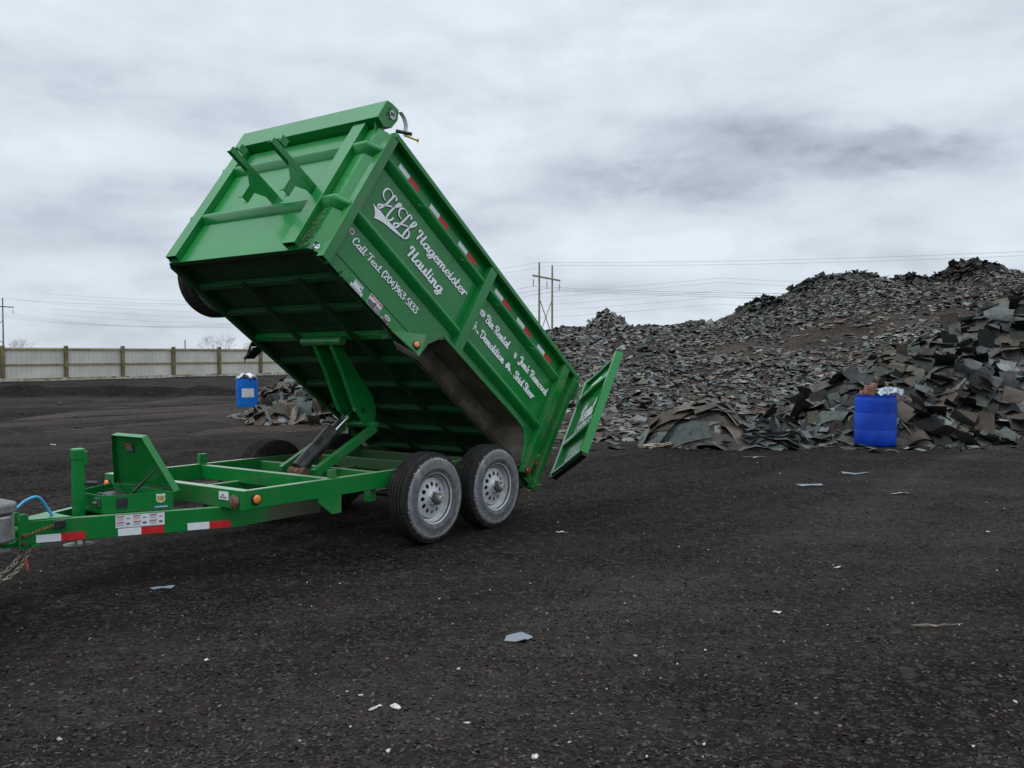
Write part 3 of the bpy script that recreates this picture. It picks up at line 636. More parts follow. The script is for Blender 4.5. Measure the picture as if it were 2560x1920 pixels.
# ------------------------------------------------------------ bare shrubs beyond the fence
m_twig = mat('bare twigs', (.30, .25, .24), .95, spec=.1)
def bare(x, y, h, w, label, seed):
    r = random.Random(seed); e = empty('bare_tree', (x, y, 0)); tag(e, label, 'tree'); tr = MB(); cr = MB()
    def grow(mb, p, d, l, rad, dep):
        q = p + d * l; mb.tube([p, (p + q) / 2 + Vector((r.uniform(-1, 1), r.uniform(-1, 1), 0)) * l * .06, q], [rad, rad * .8, rad * .6], 4, False)
        if dep == 0: return
        for _ in range(3 if dep > 1 else 4):
            nd = (d + Vector((r.uniform(-1, 1), r.uniform(-1, 1), r.uniform(-.25, .7))) * .75).normalized(); grow(cr, q, nd, l * r.uniform(.62, .85), rad * .55, dep - 1)
    for _ in range(4):
        grow(tr, Vector((r.uniform(-.25, .25) * w, r.uniform(-.2, .2) * w, 0)), Vector((r.uniform(-.45, .45), r.uniform(-.4, .4), 1)).normalized(), h * .33, h * .012, 4)
    tr.build('trunk', m_twig, e); cr.build('crown', m_twig, e)
bare(-37.5, 118, 4.3, 4, 'bare purple brown shrub showing above the fence left of the trailer bed', 2)
bare(-34.3, 121, 3.2, 3, 'smaller bare shrub beside the larger shrub above the fence', 4)
bare(-83.5, 152, 4.2, 4, 'faint bare tree above the fence at the left edge', 6)
MB().tube([(-42.2, 117, 0), (-42.2, 117, 3.4)], .07, 6).build('utility_post', m_poleg, props={'label': 'thin far post standing above the fence line left of the shrub', 'category': 'post'})

# ------------------------------------------------------------ barrels
m_blue = vary(mat('blue plastic barrel', (.0, .05, .5), .5, spec=.25), (.0, .030, .28), (.0, .050, .42), 2.5, 4, .1, 8)
m_blue2 = vary(mat('faded blue plastic barrel', (.0, .1, .45), .6, spec=.25), (.0, .10, .42), (.002, .14, .52), 2.5, 4)
def barrel(name, loc, Rr, Hh, m, straight, label):
    e = empty(name, loc); tag(e, label, 'barrel'); k = 1 if straight else 0
    pr_ = [(Rr * .90, 0), (Rr * .955, .012), (Rr * .985, .04), (Rr * (1.0), Hh * .12)]
    for zc in (.335, .665):
        pr_ += ([(Rr, Hh * (zc - .02)), (Rr, Hh * (zc + .02))] if straight else [(Rr * 1.0, Hh * (zc - .012)), (Rr * .988, Hh * zc - .004), (Rr * 1.004, Hh * zc + .002), (Rr * 1.0, Hh * (zc + .014))])
    pr_ += [(Rr * 1.0, Hh * .86), (Rr * (.985 if straight else .97), Hh * .92), (Rr * (.97 if straight else .93), Hh * .965), (Rr * (1.0 if straight else .955), Hh * .97), (Rr * (1.0 if straight else .955), Hh), (Rr * .90, Hh), (Rr * .88, Hh * .93), (Rr * .9, Hh * .5), (Rr * .88, .02)]
    MB().lathe(pr_, 64, 2).build('shell', m, e, smooth=50)
    MB().lathe([(Rr * .9, Hh * .86), (0, Hh * .87)], 32, 2).build('fill', m_rust if not straight else m_black, e)
    return e
barrel('barrel', (6.41, 15.95, 0), .352, .90, m_blue, False, 'bright blue plastic barrel full of rusty scrap before the right heap')
barrel('barrel', (-7.94, 27.1, 0), .315, .89, m_blue2, True, 'blue plastic barrel with a white label standing left of the trailer')
bl = [o for o in C.objects if o.name.startswith('barrel') and o.location.x < 0][0]
mb = MB(); a0 = R(-98)
for i in range(9):
    for z in (.30, .56):
        a = R(-100 + 8.2 * i); mb.v.append((.3205 * math.cos(a), .3205 * math.sin(a), z + .03))
mb.f = [(2 * i, 2 * i + 2, 2 * i + 3, 2 * i + 1) for i in range(8)]; mb.mi = [0] * 8
mb.build('paper_label', vary(mat('weathered label', (.6, .61, .6), .7), (.45, .46, .46), (.66, .67, .66), 20), bl)
def crumple(name, c, sx_, sy_, sz_, m, seed, label, cat):
    r = np.random.default_rng(seed); g_ = np.linspace(-1, 1, 14); A, Bq = np.meshgrid(g_, g_); z = fbm(A * 2 + seed, Bq * 2, seed, 3) * sz_ * 1.2 + sz_ * .5 * (1 - .5 * (A ** 2 + Bq ** 2))
    A2 = A * (1 + .15 * r.normal(size=A.shape)); V = np.stack([c[0] + A2 * sx_, c[1] + Bq * sy_, c[2] + z], -1).reshape(-1, 3)
    o = npmesh(name, V, gridfaces(*A.shape), m); o.modifiers.new('solid', 'SOLIDIFY').thickness = .006; return tag(o, label, cat)
m_foil = vary(mat('dirty foil', (.50, .56, .62), .35, .5), (.14, .17, .20), (.42, .47, .53), 9)
m_bag = vary(mat('white plastic sheet', (.62, .63, .64), .4), (.48, .49, .51), (.70, .71, .72), 6)
m_terra = vary(mat('terracotta', (.3, .14, .09), .85), (.20, .09, .06), (.32, .17, .115), 14)
crumple('foil_sheet', (6.60, 15.9, .93), .22, .14, .12, m_foil, 4, 'crumpled blue grey foil lying on the right barrel', 'foil')
crumple('plastic_bag', (-7.97, 27.1, .90), .25, .22, .15, m_bag, 7, 'white plastic sheet draped over the left barrel', 'plastic sheet')
crumple('shingle_scrap', (-7.82, 27.0, .885), .17, .2, .08, m_black, 9, 'black sheet under the white plastic on the left barrel', 'shingle')
mb = MB(); mb.box(-.10, .10, -.05, .05, 0, .13); mb.box(.02, .10, -.05, .05, .13, .21); mb.box(-.10, .0, -.045, .045, .13, .16); mb.box(-.14, .26, .02, .10, -.02, .05)
o = mb.build('clay_block', m_terra, bevel=.008); o.location = (6.27, 15.88, .90); o.rotation_euler = (.1, .12, .3); tag(o, 'broken terracotta block sticking out of the right barrel', 'clay block')

# ------------------------------------------------------------ the dump trailer
yaw = R(54.048); troll, tpitch = R(.3468), R(.3174)
tr = empty('dump_trailer', (-.3869, 8.0276, 0))
tr.rotation_mode = 'QUATERNION'
tr.rotation_quaternion = (Matrix.Rotation(yaw + math.pi, 4, 'Z') @ Matrix.Rotation(-tpitch, 4, 'Y') @ Matrix.Rotation(troll, 4, 'X')).to_quaternion()
tag(tr, 'bright green tandem axle dump trailer with its lettered bed raised', 'trailer')
YB_, YF = -.2874, -2.256           # near and far side planes of the bed
FY = -2.07                          # far frame rail
YC_ = -1.175                        # frame centre line
# frame
fr = MB()
def chan(p, q, w=.05, h=.14, flip=1):    # C channel: web + two flanges
    p, q = Vector(p), Vector(q); d = (q - p).normalized(); sd = d.cross(Vector((0, 0, 1))) * flip
    fr.beam(p, q, .008, h); 
    for s_ in (1, -1): fr.beam(p + sd * (w / 2) + Vector((0, 0, s_ * (h / 2 - .004))), q + sd * (w / 2) + Vector((0, 0, s_ * (h / 2 - .004))), w - .008, .008)
ZF = .561
fr.box(-1.38, 2.20, YB_ - .05, YB_, .491, .631)
fr.box(-1.38, 2.119, FY, FY + .05, .491, .631)
fr.box(2.12, 2.199, FY - .035, YB_ - .051, .492, .630)
fr.box(1.27, 1.33, FY + .051, YB_ - .051, .50, .622)
fr.box(.62, .68, FY + .051, YB_ - .051, .50, .60); fr.box(-.12, -.06, FY + .051, YB_ - .051, .50, .60)
fr.box(-.72, -.66, FY + .051, YB_ - .051, .50, .60); fr.box(-1.37, -1.29, FY + .051, YB_ - .051, .492, .60)
for yy_ in (-.86, -1.50): fr.box(-1.28, 2.115, yy_ - .03, yy_ + .03, .44, .52)
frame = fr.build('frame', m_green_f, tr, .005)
mb = MB(); mb.box(1.30, 1.37, YB_ - .045, YB_ - .005, .632, .70); mb.build('bed_stop', m_green_d, tr, .004)
mb = MB(); mb.box(1.26, 1.34, FY + .005, FY + .045, .632, .72); mb.build('bed_stop', m_green_d, tr, .004)
mb = MB(); mb.prism([(1.26, .49), (1.50, .49), (1.50, .455), (1.36, .35), (1.26, .35)], 1, YB_ - .012, YB_ + .002); mb.build('leg_bracket', m_green_d, tr, .002)
# marker lights on the frame
def lamp(par, c, axis, rad=.033, lens=None, name='marker_light'):
    A = {'x': 0, 'y': 1}[axis]; mb = MB()
    mb.lathe([(0, 0), (rad * 1.32, 0), (rad * 1.32, .008), (rad * 1.1, .014), (rad, .014), (rad, .011)], 28, A)
    b = mb.build(name, m_black if lens is not m_rust else m_rust, par, smooth=40); b.location = c
    l = MB().lathe([(rad, .0125), (rad * .9, .019), (rad * .6, .022), (0, .023)], 28, A); l.cur = 0
    lo_ = l.build('lens' if par is tr else 'lens_cover', lens or m_amber, None, smooth=60)
    if par is tr: lo_.parent = b
    else: lo_.parent = par; lo_.location = c
    return b
lamp(tr, (2.093, YB_ + .001, .561), 'y')
lamp(tr, (2.201, YB_ - .10, .545), 'x', .04, m_rust); lamp(tr, (2.201, FY + .02, .545), 'x', .035, m_amber)
mb = MB(); mb.box(2.2, 2.203, YB_ - .28, YB_ - .17, .55, .61); mb.cur = 1; mb.box(2.203, 2.205, YB_ - .265, YB_ - .19, .562, .575); mb.box(2.203, 2.205, YB_ - .25, YB_ - .22, .58, .592); mb.build('decal', [m_paper, m_pg], tr)
# rear hinge block
mb = MB(); mb.prism([(-1.16, .49), (-1.38, .49), (-1.46, .44), (-1.45, .27), (-1.32, .24), (-1.17, .28)], 1, YB_ - .10, YB_ - .02)
mb.prism([(-1.16, .49), (-1.38, .49), (-1.46, .44), (-1.45, .27), (-1.32, .24), (-1.17, .28)], 1, FY + .02, FY + .10); mb.box(-1.45, -1.33, FY + .1, YB_ - .1, .27, .40)
mb.build('hinge_block', m_under, tr, .006)

# tongue
def tonguebeam(sgn):
    pts = [(3.31, .05), (2.10, .66), (1.28, .66)]; mb = MB(); w = .055
    P = [(a, YC_ + sgn * b) for a, b in pts]; Q = [(3.31, YC_ + sgn * .0), (2.10, YC_ + sgn * .60), (1.28, YC_ + sgn * .60)]
    vs = []
    for a, b in zip(P, Q):
        for z in (.333, .491): vs += [(a[0], a[1], z), (b[0], b[1], z)]
    fs = []
    for i in range(2):
        o_ = 4 * i; fs += [(o_, o_ + 4, o_ + 6, o_ + 2), (o_ + 1, o_ + 3, o_ + 7, o_ + 5), (o_ + 2, o_ + 6, o_ + 7, o_ + 3), (o_, o_ + 1, o_ + 5, o_ + 4)]
    fs += [(0, 2, 3, 1), (8, 9, 11, 10)]
    return mb.add(vs, fs).build('tongue_beam', m_green_t, tr, .005)
tn = tonguebeam(1); tf = tonguebeam(-1)
mb = MB(); mb.prism([(3.31, YC_ - .05), (3.31, YC_ + .05), (3.06, YC_ + .165), (3.06, YC_ - .165)], 2, .492, .500); mb.build('tongue_plate', m_green_d, tr, .002)
# tape, decals on the near tongue beam: frame (s along beam from the coupler, z)
TP = Vector((3.31, YC_ + .05, 0)); TQ = Vector((2.10, YC_ + .66, 0)); td = (TQ - TP).normalized(); tnn = Vector((-td.y, td.x, 0)); tnn = tnn if tnn.y > 0 else -tnn
def onbeam(s0, s1, z0, z1, off, mb):
    a = TP + td * s0 + tnn * off; b = TP + td * s1 + tnn * off
    mb.add([(a.x, a.y, z0), (b.x, b.y, z0), (b.x, b.y, z1), (a.x, a.y, z1)], [(0, 1, 2, 3)])
for s0 in (.055, .56, 1.02):
    mb = MB(); onbeam(s0, s0 + .15, .340, .392, .0035, mb); mb.cur = 1; onbeam(s0 + .15, s0 + .30, .340, .392, .0035, mb); mb.build('reflective_tape', [m_tw, m_tr], tn)
mb = MB(); onbeam(.545, .865, .397, .484, .0035, mb); mb.cur = 1
for i in range(3):
    for j in range(2):
        s_ = .552 + i * .107; z_ = .47 - j * .040
        mb.cur = 1; onbeam(s_, s_ + .05, z_, z_ + .008, .0045, mb); mb.cur = 2
        for k in range(3): onbeam(s_, s_ + .045, z_ - .007 - .007 * k, z_ - .0045 - .007 * k, .0045, mb)
        mb.cur = 3; onbeam(s_ + .062, s_ + .085, z_ - .014, z_ - .008 + .006 * j, .0045, mb)
mb.build('warning_decal', [m_paper, m_pr, m_pg, m_pk], tn)
mb = MB(); a = TP + td * .165 + tnn * .018; b = TP + td * .235 + tnn * .018; mb.beam((a.x, a.y, .455), (b.x, b.y, .462), .03, .05); mb.build('breakaway_switch', m_blackp, tn, .004)
mb = MB(); random.seed(2); prev = None; cp = []
for i in range(60):
    t = i / 59; s_ = .165 - .22 * t; c_ = TP + td * s_ + tnn * (.02 + .012 * math.sin(i * 1.1)); cp.append((c_.x, c_.y, .455 - .075 * t + .010 * math.cos(i * 1.1)))
mb.tube(cp, .0025, 5); mb.build('coiled_cable', mat('orange coil', (.45, .13, .07), .4), tn, smooth=60)
# coupler
mb = MB()
for s_ in (-1, 1):
    mb.prism([(3.30, .31), (3.37, .31), (3.37, .50), (3.355, .54), (3.325, .545), (3.30, .53)], 1, YC_ + s_ * .055 - .006, YC_ + s_ * .055 + .006)
mb.box(3.31, 3.37, YC_ - .048, YC_ + .048, .37, .45); mb.lathe([(0, .33), (.055, .33), (.07, .36), (.06, .43), (0, .45)], 20, 2, (3.42, YC_, 0)); mb.box(3.34, 3.42, YC_ - .04, YC_ + .04, .33, .40)
cp_ = mb.build('coupler', m_green_t, tr, .004)
for z_ in (.345, .40): MB().lathe([(0, 0), (.018, 0), (.018, .012), (.010, .014), (.010, .022), (0, .022)], 6, 1, (3.335, YC_ + .062, z_)).build('bolt', m_rust, cp_)
# jack
mb = MB(); jx, jy = 2.925, YC_
mb.box(jx - .036, jx + .036, jy - .036, jy + .036, .30, .885); jk = mb.build('jack', m_green, tr, .012)
mb = MB(); mb.box(jx - .040, jx + .040, jy - .040, jy + .040, .86, .945); mb.box(jx - .052, jx - .02, jy - .02, jy + .044, .82, .93); mb.build('jack_gearbox', m_green_d, jk, .012)
mb = MB(); mb.tube([(jx - .035, jy + .03, .70), (jx - .045, jy + .04, .698), (jx - .10, jy + .06, .692)], [.010, .015, .017], 12); mb.build('crank_grip', m_blackp, jk, smooth=50)
mb = MB(); mb.lathe([(0, .245), (.10, .262), (.105, .268), (.04, .275), (.035, .31), (0, .31)], 16, 2, (jx, jy, 0)); mb.build('jack_foot', m_steel, jk, smooth=30)
# toolbox (open, pump box)
bx0, bx1, bz0, bz1 = 2.44, 2.855, .492, .618; hw0, hw1 = .40, .20
def tbox(mb, z0, z1, ins=0.):
    return [(bx1 - ins, YC_ + hw1 - ins, z0), (bx1 - ins, YC_ - hw1 + ins, z0), (bx0 + ins, YC_ - hw0 + ins, z0), (bx0 + ins, YC_ + hw0 - ins, z0)]
mb = MB(); o0 = tbox(mb, bz0, 0); o1 = tbox(mb, bz1, 0); i1 = tbox(mb, bz1, 0, .006); i0 = tbox(mb, bz0 + .01, 0, .006)
vs = [(a[0], a[1], z) for q, z in ((o0, bz0), (o1, bz1), (i1, bz1), (i0, bz0 + .01)) for a in q]
fs = [(k * 4 + i, k * 4 + (i + 1) % 4, k * 4 + 4 + (i + 1) % 4, k * 4 + 4 + i) for k in range(3) for i in range(4)] + [(3, 2, 1, 0), (12, 13, 14, 15)]
tb = mb.add(vs, fs).build('toolbox', m_green, tr, .002)
mb = MB(); mb.box(2.50, 2.66, YC_ - .25, YC_ - .05, .50, .58); mb.build('pump_battery', m_blackp, tb, .01)
# near face of the toolbox as a frame
q0 = Vector((bx1, YC_ + hw1, 0)); q1 = Vector((bx0, YC_ + hw0, 0)); qd = (q1 - q0).normalized(); qn = Vector((-qd.y, qd.x, 0)); qn = qn if qn.y > 0 else -qn; qL = (q1 - q0).length
def onbox(mb, s0, s1, z0, z1, off):
    a = q0 + qd * s0 + qn * off; b = q0 + qd * s1 + qn * off
    mb.add([(a.x, a.y, z0), (b.x, b.y, z0), (b.x, b.y, z1), (a.x, a.y, z1)], [(0, 1, 2, 3)])
mb = MB(); a = q0 + qd * .085 + qn * .005; b = q0 + qd * .155 + qn * .005; mb.beam((a.x, a.y, .562), (b.x, b.y, .562), .014, .07); mb.build('power_socket', m_blackp, tb, .003)
def badge(cx, cz, w, h, off, mb):
    P = [(-.5, .42), (-.35, .5), (0, .44), (.35, .5), (.5, .42), (.44, .15), (.5, -.1), (.38, -.36), (0, -.5), (-.38, -.36), (-.5, -.1), (-.44, .15)]
    vs = [tuple(q0 + qd * (cx + a * w) + qn * off + Vector((0, 0, cz + b_ * h))) for a, b_ in P]; mb.add(vs, [tuple(range(len(P)))])
mb = MB(); badge(.375, .575, .064, .066, .004, mb); mb.cur = 1; badge(.375, .572, .052, .050, .005, mb)
STR = {}
mb.cur = 2
def seg(mb, p0, p1, w, off):
    a = q0 + qd * p0[0] + qn * off + Vector((0, 0, p0[1])); b = q0 + qd * p1[0] + qn * off + Vector((0, 0, p1[1]))
    d_ = (b - a).normalized(); s_ = d_.cross(qn) * w / 2; mb.add([a - s_, a + s_, b + s_, b - s_], [(0, 1, 2, 3)])
for cx, dg in ((.358, '2'), (.375, '3'), (.392, '2')):
    z_ = .576; w_ = .0055; h_ = .010
    seg(mb, (cx - w_, z_ + h_), (cx + w_, z_ + h_), .0025, .0062); seg(mb, (cx + w_, z_ + h_), (cx + w_, z_), .0025, .0066); seg(mb, (cx - w_, z_), (cx + w_, z_), .0025, .0070)
    if dg == '2': seg(mb, (cx - w_, z_), (cx - w_, z_ - h_), .0025, .0074)
    else: seg(mb, (cx + w_, z_), (cx + w_, z_ - h_), .0025, .0074)
    seg(mb, (cx - w_, z_ - h_), (cx + w_, z_ - h_), .0025, .0078)
mb.build('shield_badge', [m_paper, m_py, m_pk], tb)
mb = MB(); onbox(mb, .33, .425, .508, .522, .004); mb.cur = 1
for k in range(9): onbox(mb, .337 + k * .0095, .343 + k * .0095, .511, .519, .005)
mb.build('blue_decal', [m_pb, m_paper], tb)
mb = MB(); fx = bx1 + .004
mb.box(fx, fx + .01, YC_ + .105, YC_ + .165, .535, .60); mb.cur = 1; mb.box(fx + .01, fx + .016, YC_ + .112, YC_ + .158, .545, .59); mb.cur = 0; mb.box(fx + .016, fx + .04, YC_ + .13, YC_ + .155, .56, .575)
mb.build('latch', [m_steel, m_pk], tb, .002)
# lid: hinged on the rear rim, leaning forward
ang = R(71.4); ld = Vector((math.cos(ang), 0, math.sin(ang))); ln = Vector((-math.sin(ang), 0, math.cos(ang))); LL = .416
mb = MB(); h0 = Vector((2.417, -1.155, .619)); hwA, hwB = .393, .197
P4 = [h0 + Vector((0, hwA, 0)), h0 + Vector((0, -hwA, 0)), h0 + ld * LL + Vector((0, -hwB, 0)), h0 + ld * LL + Vector((0, hwB, 0))]
mb.slab([tuple(q) for q in P4], .005)
for i in range(4):
    a, b = P4[i], P4[(i + 1) % 4]; ii = (a + b) / 2; mb.beam(tuple(a - ln * .0), tuple(b), .004, .05, tuple(ln))
lid = mb.build('toolbox_lid', m_green, tb, .002)
def onlid(mb, y0, y1, s0, s1, off):
    nn = -ln if (-ln).x > 0 else ln
    nn = Vector((math.sin(ang), 0, -math.cos(ang)))
    mb.add([tuple(h0 + ld * s + Vector((0, y, 0)) + nn * off) for y, s in ((y0, s0), (y1, s0), (y1, s1), (y0, s1))], [(0, 1, 2, 3)])
mb = MB(); onlid(mb, .01, -.09, .29, .35, .007); mb.cur = 1; onlid(mb, .005, -.085, .335, .347, .008); mb.cur = 2
for k in range(4): onlid(mb, .0, -.08, .296 + k * .009, .300 + k * .009, .008)
mb.build('lid_decal', [m_pk, m_pr, m_pg], tb)
mb = MB(); a = Vector((2.63, YC_ + .12, .56)); b = h0 + ld * .17 + Vector((0, .24, 0)) + Vector((.01, 0, -.005)); mb.tube([a, a.lerp(b, .6)], .010, 10); mb.tube([a.lerp(b, .58), b], .005, 8); mb.build('gas_strut', m_blackp, tb, smooth=50)
mb = MB(); mb.tube([(2.42, YC_ - .36, .64), (2.5, YC_ - .2, .62), (2.46, YC_ + .1, .635), (2.41, YC_ + .38, .625)], .006, 6); mb.tube([(2.6, YC_ + .1, .56), (2.62, YC_ - .05, .63), (2.7, YC_ - .1, .60), (2.74, YC_ + .05, .55)], .005, 6); mb.build('wiring', m_black, tb, smooth=60)
# brake cable and chains
def bez(P, n=24):
    out = []; P = [Vector(p) for p in P]
    for i in range(len(P) - 1):
        p0 = P[max(i - 1, 0)]; p1 = P[i]; p2 = P[i + 1]; p3 = P[min(i + 2, len(P) - 1)]
        for k in range(n // (len(P) - 1) + 1):
            t = k / (n // (len(P) - 1) + 1); out.append(.5 * ((2 * p1) + (-p0 + p2) * t + (2 * p0 - 5 * p1 + 4 * p2 - p3) * t * t + (-p0 + 3 * p1 - 3 * p2 + p3) * t ** 3))
    out.append(P[-1]); return out
MB().tube(bez([(3.12, YC_ + .02, .495), (3.15, YC_ + .0, .56), (3.21, YC_, .635), (3.29, YC_, .62), (3.36, YC_, .575), (3.50, YC_, .55)], 30), .0105, 10).build('light_cable', m_hose, tr, smooth=60)
m_chain = vary(mat('zinc chain', (.33, .31, .24), .45, .6), (.24, .22, .15), (.42, .40, .32), 30)
def chain(P, name='safety_chain'):
    mb = MB(); Q = bez(P, 60); acc_ = 0; last = Q[0]; k = 0
    for i in range(1, len(Q)):
        acc_ += (Q[i] - Q[i - 1]).length
        if acc_ > .028:
            acc_ = 0; d_ = (Q[i] - last).normalized(); last = Q[i]; ref = Vector((0, 0, 1)) if k % 2 else d_.cross(Vector((0, 0, 1))).normalized()
            if k % 2: ref = d_.cross(Vector((1, 0, 0))).cross(d_).normalized() if abs(d_.x) < .9 else Vector((0, 0, 1))
            c_ = Q[i]; ring = [c_ + d_ * (.020 * math.cos(a)) + ref * (.011 * math.sin(a)) for a in [2 * math.pi * j / 12 for j in range(13)]]
            mb.tube(ring, .0040, 6, False); k += 1
    return mb.build(name, m_chain, tr, smooth=60)
chain([(3.31, YC_ + .02, .325), (3.36, YC_ + .03, .25), (3.42, YC_ + .05, .20), (3.52, YC_ + .06, .16), (3.68, YC_ + .02, .18)])
chain([(3.29, YC_ + .06, .325), (3.33, YC_ + .07, .25), (3.39, YC_ + .08, .18), (3.49, YC_ + .09, .135), (3.66, YC_ + .06, .14)])
mb = MB(); mb.slab([(3.335, YC_ + .085, .26), (3.345, YC_ + .10, .20), (3.33, YC_ + .09, .155), (3.318, YC_ + .08, .20)], .004); mb.build('red_tag', m_pr, tr)
mb = MB(); mb.box(3.22, 3.30, YC_ + .02, YC_ + .09, .318, .332); mb.build('chain_hook_plate', m_green_d, tr, .003)

# wheels
def wheel(name, c, flip=1):
    rim = MB(); yb0 = .1175
    # barrel of the rim (open at the outer side) and dished disc with holes
    rim.lathe([(.224, .098), (.226, .104), (.220, .108), (.212, .104), (.206, .085), (.196, .05), (.186, .045), (.181, .042), (.172, .0), (.172, -.09), (.205, -.10), (.222, -.105), (.224, -.098), (.21, -.09), (.18, -.08), (.18, -.01), (.21, .09)], 64, 1, close=True)
    # disc: ring with 12 real holes
    n_h = 12; ro, ri, rh = .173, .072, .118; hr = .0205; y1 = .055
    vs = []; fs = []; nseg = n_h * 8
    def hole_pts(k): a = 2 * math.pi * k / n_h; return [(rh * math.cos(a) + hr * math.cos(b), rh * math.sin(a) + hr * math.sin(b)) for b in [2 * math.pi * j / 16 for j in range(16)]]
    bm = bmesh.new()
    for k in range(n_h):
        a0_, a1_ = 2 * math.pi * (k - .5) / n_h, 2 * math.pi * (k + .5) / n_h; am = (a0_ + a1_) / 2
        outer = []
        for j in range(5): a = a0_ + (a1_ - a0_) * j / 4; outer.append((ro * math.cos(a), ro * math.sin(a)))
        for j in range(1, 4): rr_ = ro + (ri - ro) * j / 4; outer.append((rr_ * math.cos(a1_), rr_ * math.sin(a1_)))
        for j in range(5): a = a1_ + (a0_ - a1_) * j / 4; outer.append((ri * math.cos(a), ri * math.sin(a)))
        for j in range(1, 4): rr_ = ri + (ro - ri) * j / 4; outer.append((rr_ * math.cos(a0_), rr_ * math.sin(a0_)))
        # 16 outer points matched to 16 hole points by angle about the hole centre
        hc_ = (rh * math.cos(am), rh * math.sin(am)); outer.sort(key=lambda q: math.atan2(q[1] - hc_[1], q[0] - hc_[0]))
        inner = [(hc_[0] + hr * math.cos(t_), hc_[1] + hr * math.sin(t_)) for t_ in [math.atan2(q[1] - hc_[1], q[0] - hc_[0]) for q in outer]]
        def yy__(q): rq = math.hypot(*q); return y1 + .030 * max(0, (ro - rq) / (ro - ri)) 
        o_ = len(vs); vs += [(q[0], yy__(q), q[1]) for q in outer] + [(q[0], yy__(q), q[1]) for q in inner] + [(q[0], yy__(q) - .012, q[1]) for q in inner]
        for j in range(16):
            j2 = (j + 1) % 16; fs += [(o_ + j, o_ + j2, o_ + 16 + j2, o_ + 16 + j), (o_ + 16 + j, o_ + 16 + j2, o_ + 32 + j2, o_ + 32 + j)]
    rim.add(vs, fs)
    rim.lathe([(.073, .084), (.060, .100), (.048, .102)], 48, 1)
    w = rim.build(name, m_rim, tr, smooth=35); w.location = c
    if flip < 0: w.rotation_euler = (0, 0, math.pi)
    MB().lathe([(0, -.02), (.12, -.02), (.13, .01), (.05, .02), (0, .02)], 32, 1).build('brake_drum', m_black, w, smooth=30)
    t = MB(); prof = [(.205, .095), (.225, .112), (.252, .1185), (.256, .1215), (.262, .1215), (.266, .1195), (.30, .119), (.322, .1155), (.325, .1175), (.332, .1160), (.335, .112), (.362, .100), (.376, .092), (.385, .084)]
    for gy_ in (.055, .018, -.018, -.055): prof += [(.3885, gy_ + .009), (.3785, gy_ + .006), (.3785, gy_ - .006), (.3885, gy_ - .009)]
    prof += [(.385, -.084), (.376, -.092), (.362, -.1), (.335, -.112), (.26, -.1195), (.225, -.112), (.205, -.095)]
    t.lathe(prof, 96, 1, close=True)
    for k in range(60):
        a = 2 * math.pi * k / 60
        for s_ in (1, -1):
            d_ = Vector((math.cos(a), 0, math.sin(a))); tg = Vector((-math.sin(a), 0, math.cos(a)))
            p = d_ * .382 + Vector((0, s_ * .082, 0)) + tg * (.004 * s_); t.beam(p - Vector((0, s_ * .012, 0)), p + Vector((0, s_ * .014, 0)) - d_ * .010, .020, .010, tuple(d_))
    t.build('tyre', m_tyre, w, smooth=35)
    MB().lathe([(0, .09), (.047, .09), (.047, .145), (.040, .150), (.0, .150)], 32, 1).build('hub', m_hub, w, smooth=35)
    MB().lathe([(.030, .150), (.031, .178), (.026, .188), (.018, .188), (.016, .182), (0, .182)], 32, 1).build('hub_cap', m_cap, w, smooth=35)
    for k in range(6):
        a = 2 * math.pi * (k + .25) / 6; MB().lathe([(0, .088), (.0105, .088), (.0105, .112), (.006, .116), (.005, .126), (0, .126)], 6, 1, (.056 * math.cos(a), 0, .056 * math.sin(a))).build('lug_nut', m_steel, w)
    return w
for x_ in (.438, -.438):
    wheel('wheel', (x_, -.118, .387)); wheel('wheel', (x_, -2.15, .387 + .012), -1)
    MB().tube([(x_, -.2, .387), (x_, -2.05, .39)], .038, 12).build('axle', m_black, tr, smooth=40)
    for yy_ in (YB_ - .08, FY + .13): mb = MB(); mb.prism([(x_ - .40, .47), (x_ + .40, .47), (x_ + .40, .455), (x_ + .06, .44), (x_, .43), (x_ - .06, .44), (x_ - .40, .455)], 1, yy_ - .03, yy_ + .03); mb.build('leaf_spring', m_mud, tr)
for x_ in (.86, 0, -.86):
    for yy_ in (YB_ - .08, FY + .13): mb = MB(); mb.box(x_ - .035, x_ + .035, yy_ - .035, yy_ + .035, .385, .492); mb.build('spring_hanger', m_green_m, tr, .004)

# hoist: cylinder, arms and links
YM = -1.17
mb = MB(); b0 = Vector((.94, YM, .605)); rt = Vector((.26, YM, 1.115)); md = b0.lerp(rt, .60)
mb.tube([b0, md], .070, 28); mb.tube([md, b0.lerp(rt, .605)], .055, 28); cy = mb.build('hydraulic_cylinder', vary(mat('black cylinder', (.015, .015, .018), .35), (.010, .010, .012), (.05, .046, .042), 10, 6), tr, smooth=40)
MB().tube([md, rt], .036, 24).build('piston_rod', m_chrome, cy, smooth=40)
mb = MB(); mb.tube([b0 + Vector((0, -.10, -.02)), b0 + Vector((0, .10, -.02))], .04, 12); mb.box(.88, .98, YM - .08, YM + .08, .52, .60); mb.build('cylinder_mount', m_rust, tr, .004)
def arm(yy_, th=.016):
    P = [(.665, 1.73), (.52, 1.47), (.40, 1.20), (.345, 1.09), (.27, .985), (.20, .945), (.13, .965), (.09, 1.02), (.085, 1.12), (.13, 1.20), (.36, 1.47), (.585, 1.745)]
    mb = MB(); mb.prism(P, 1, yy_ - th / 2, yy_ + th / 2)
    for i, j in ((0, 1), (1, 2), (2, 3), (11, 10), (10, 9)):
        a, b = P[i], P[j]; mb.beam((a[0], yy_ + .0, a[1]), (b[0], yy_, b[1]), .046, .010, (1, 0, -.4))
    return mb.build('lift_arm', m_green, tr, .002)
arm(-1.06); arm(-1.28)
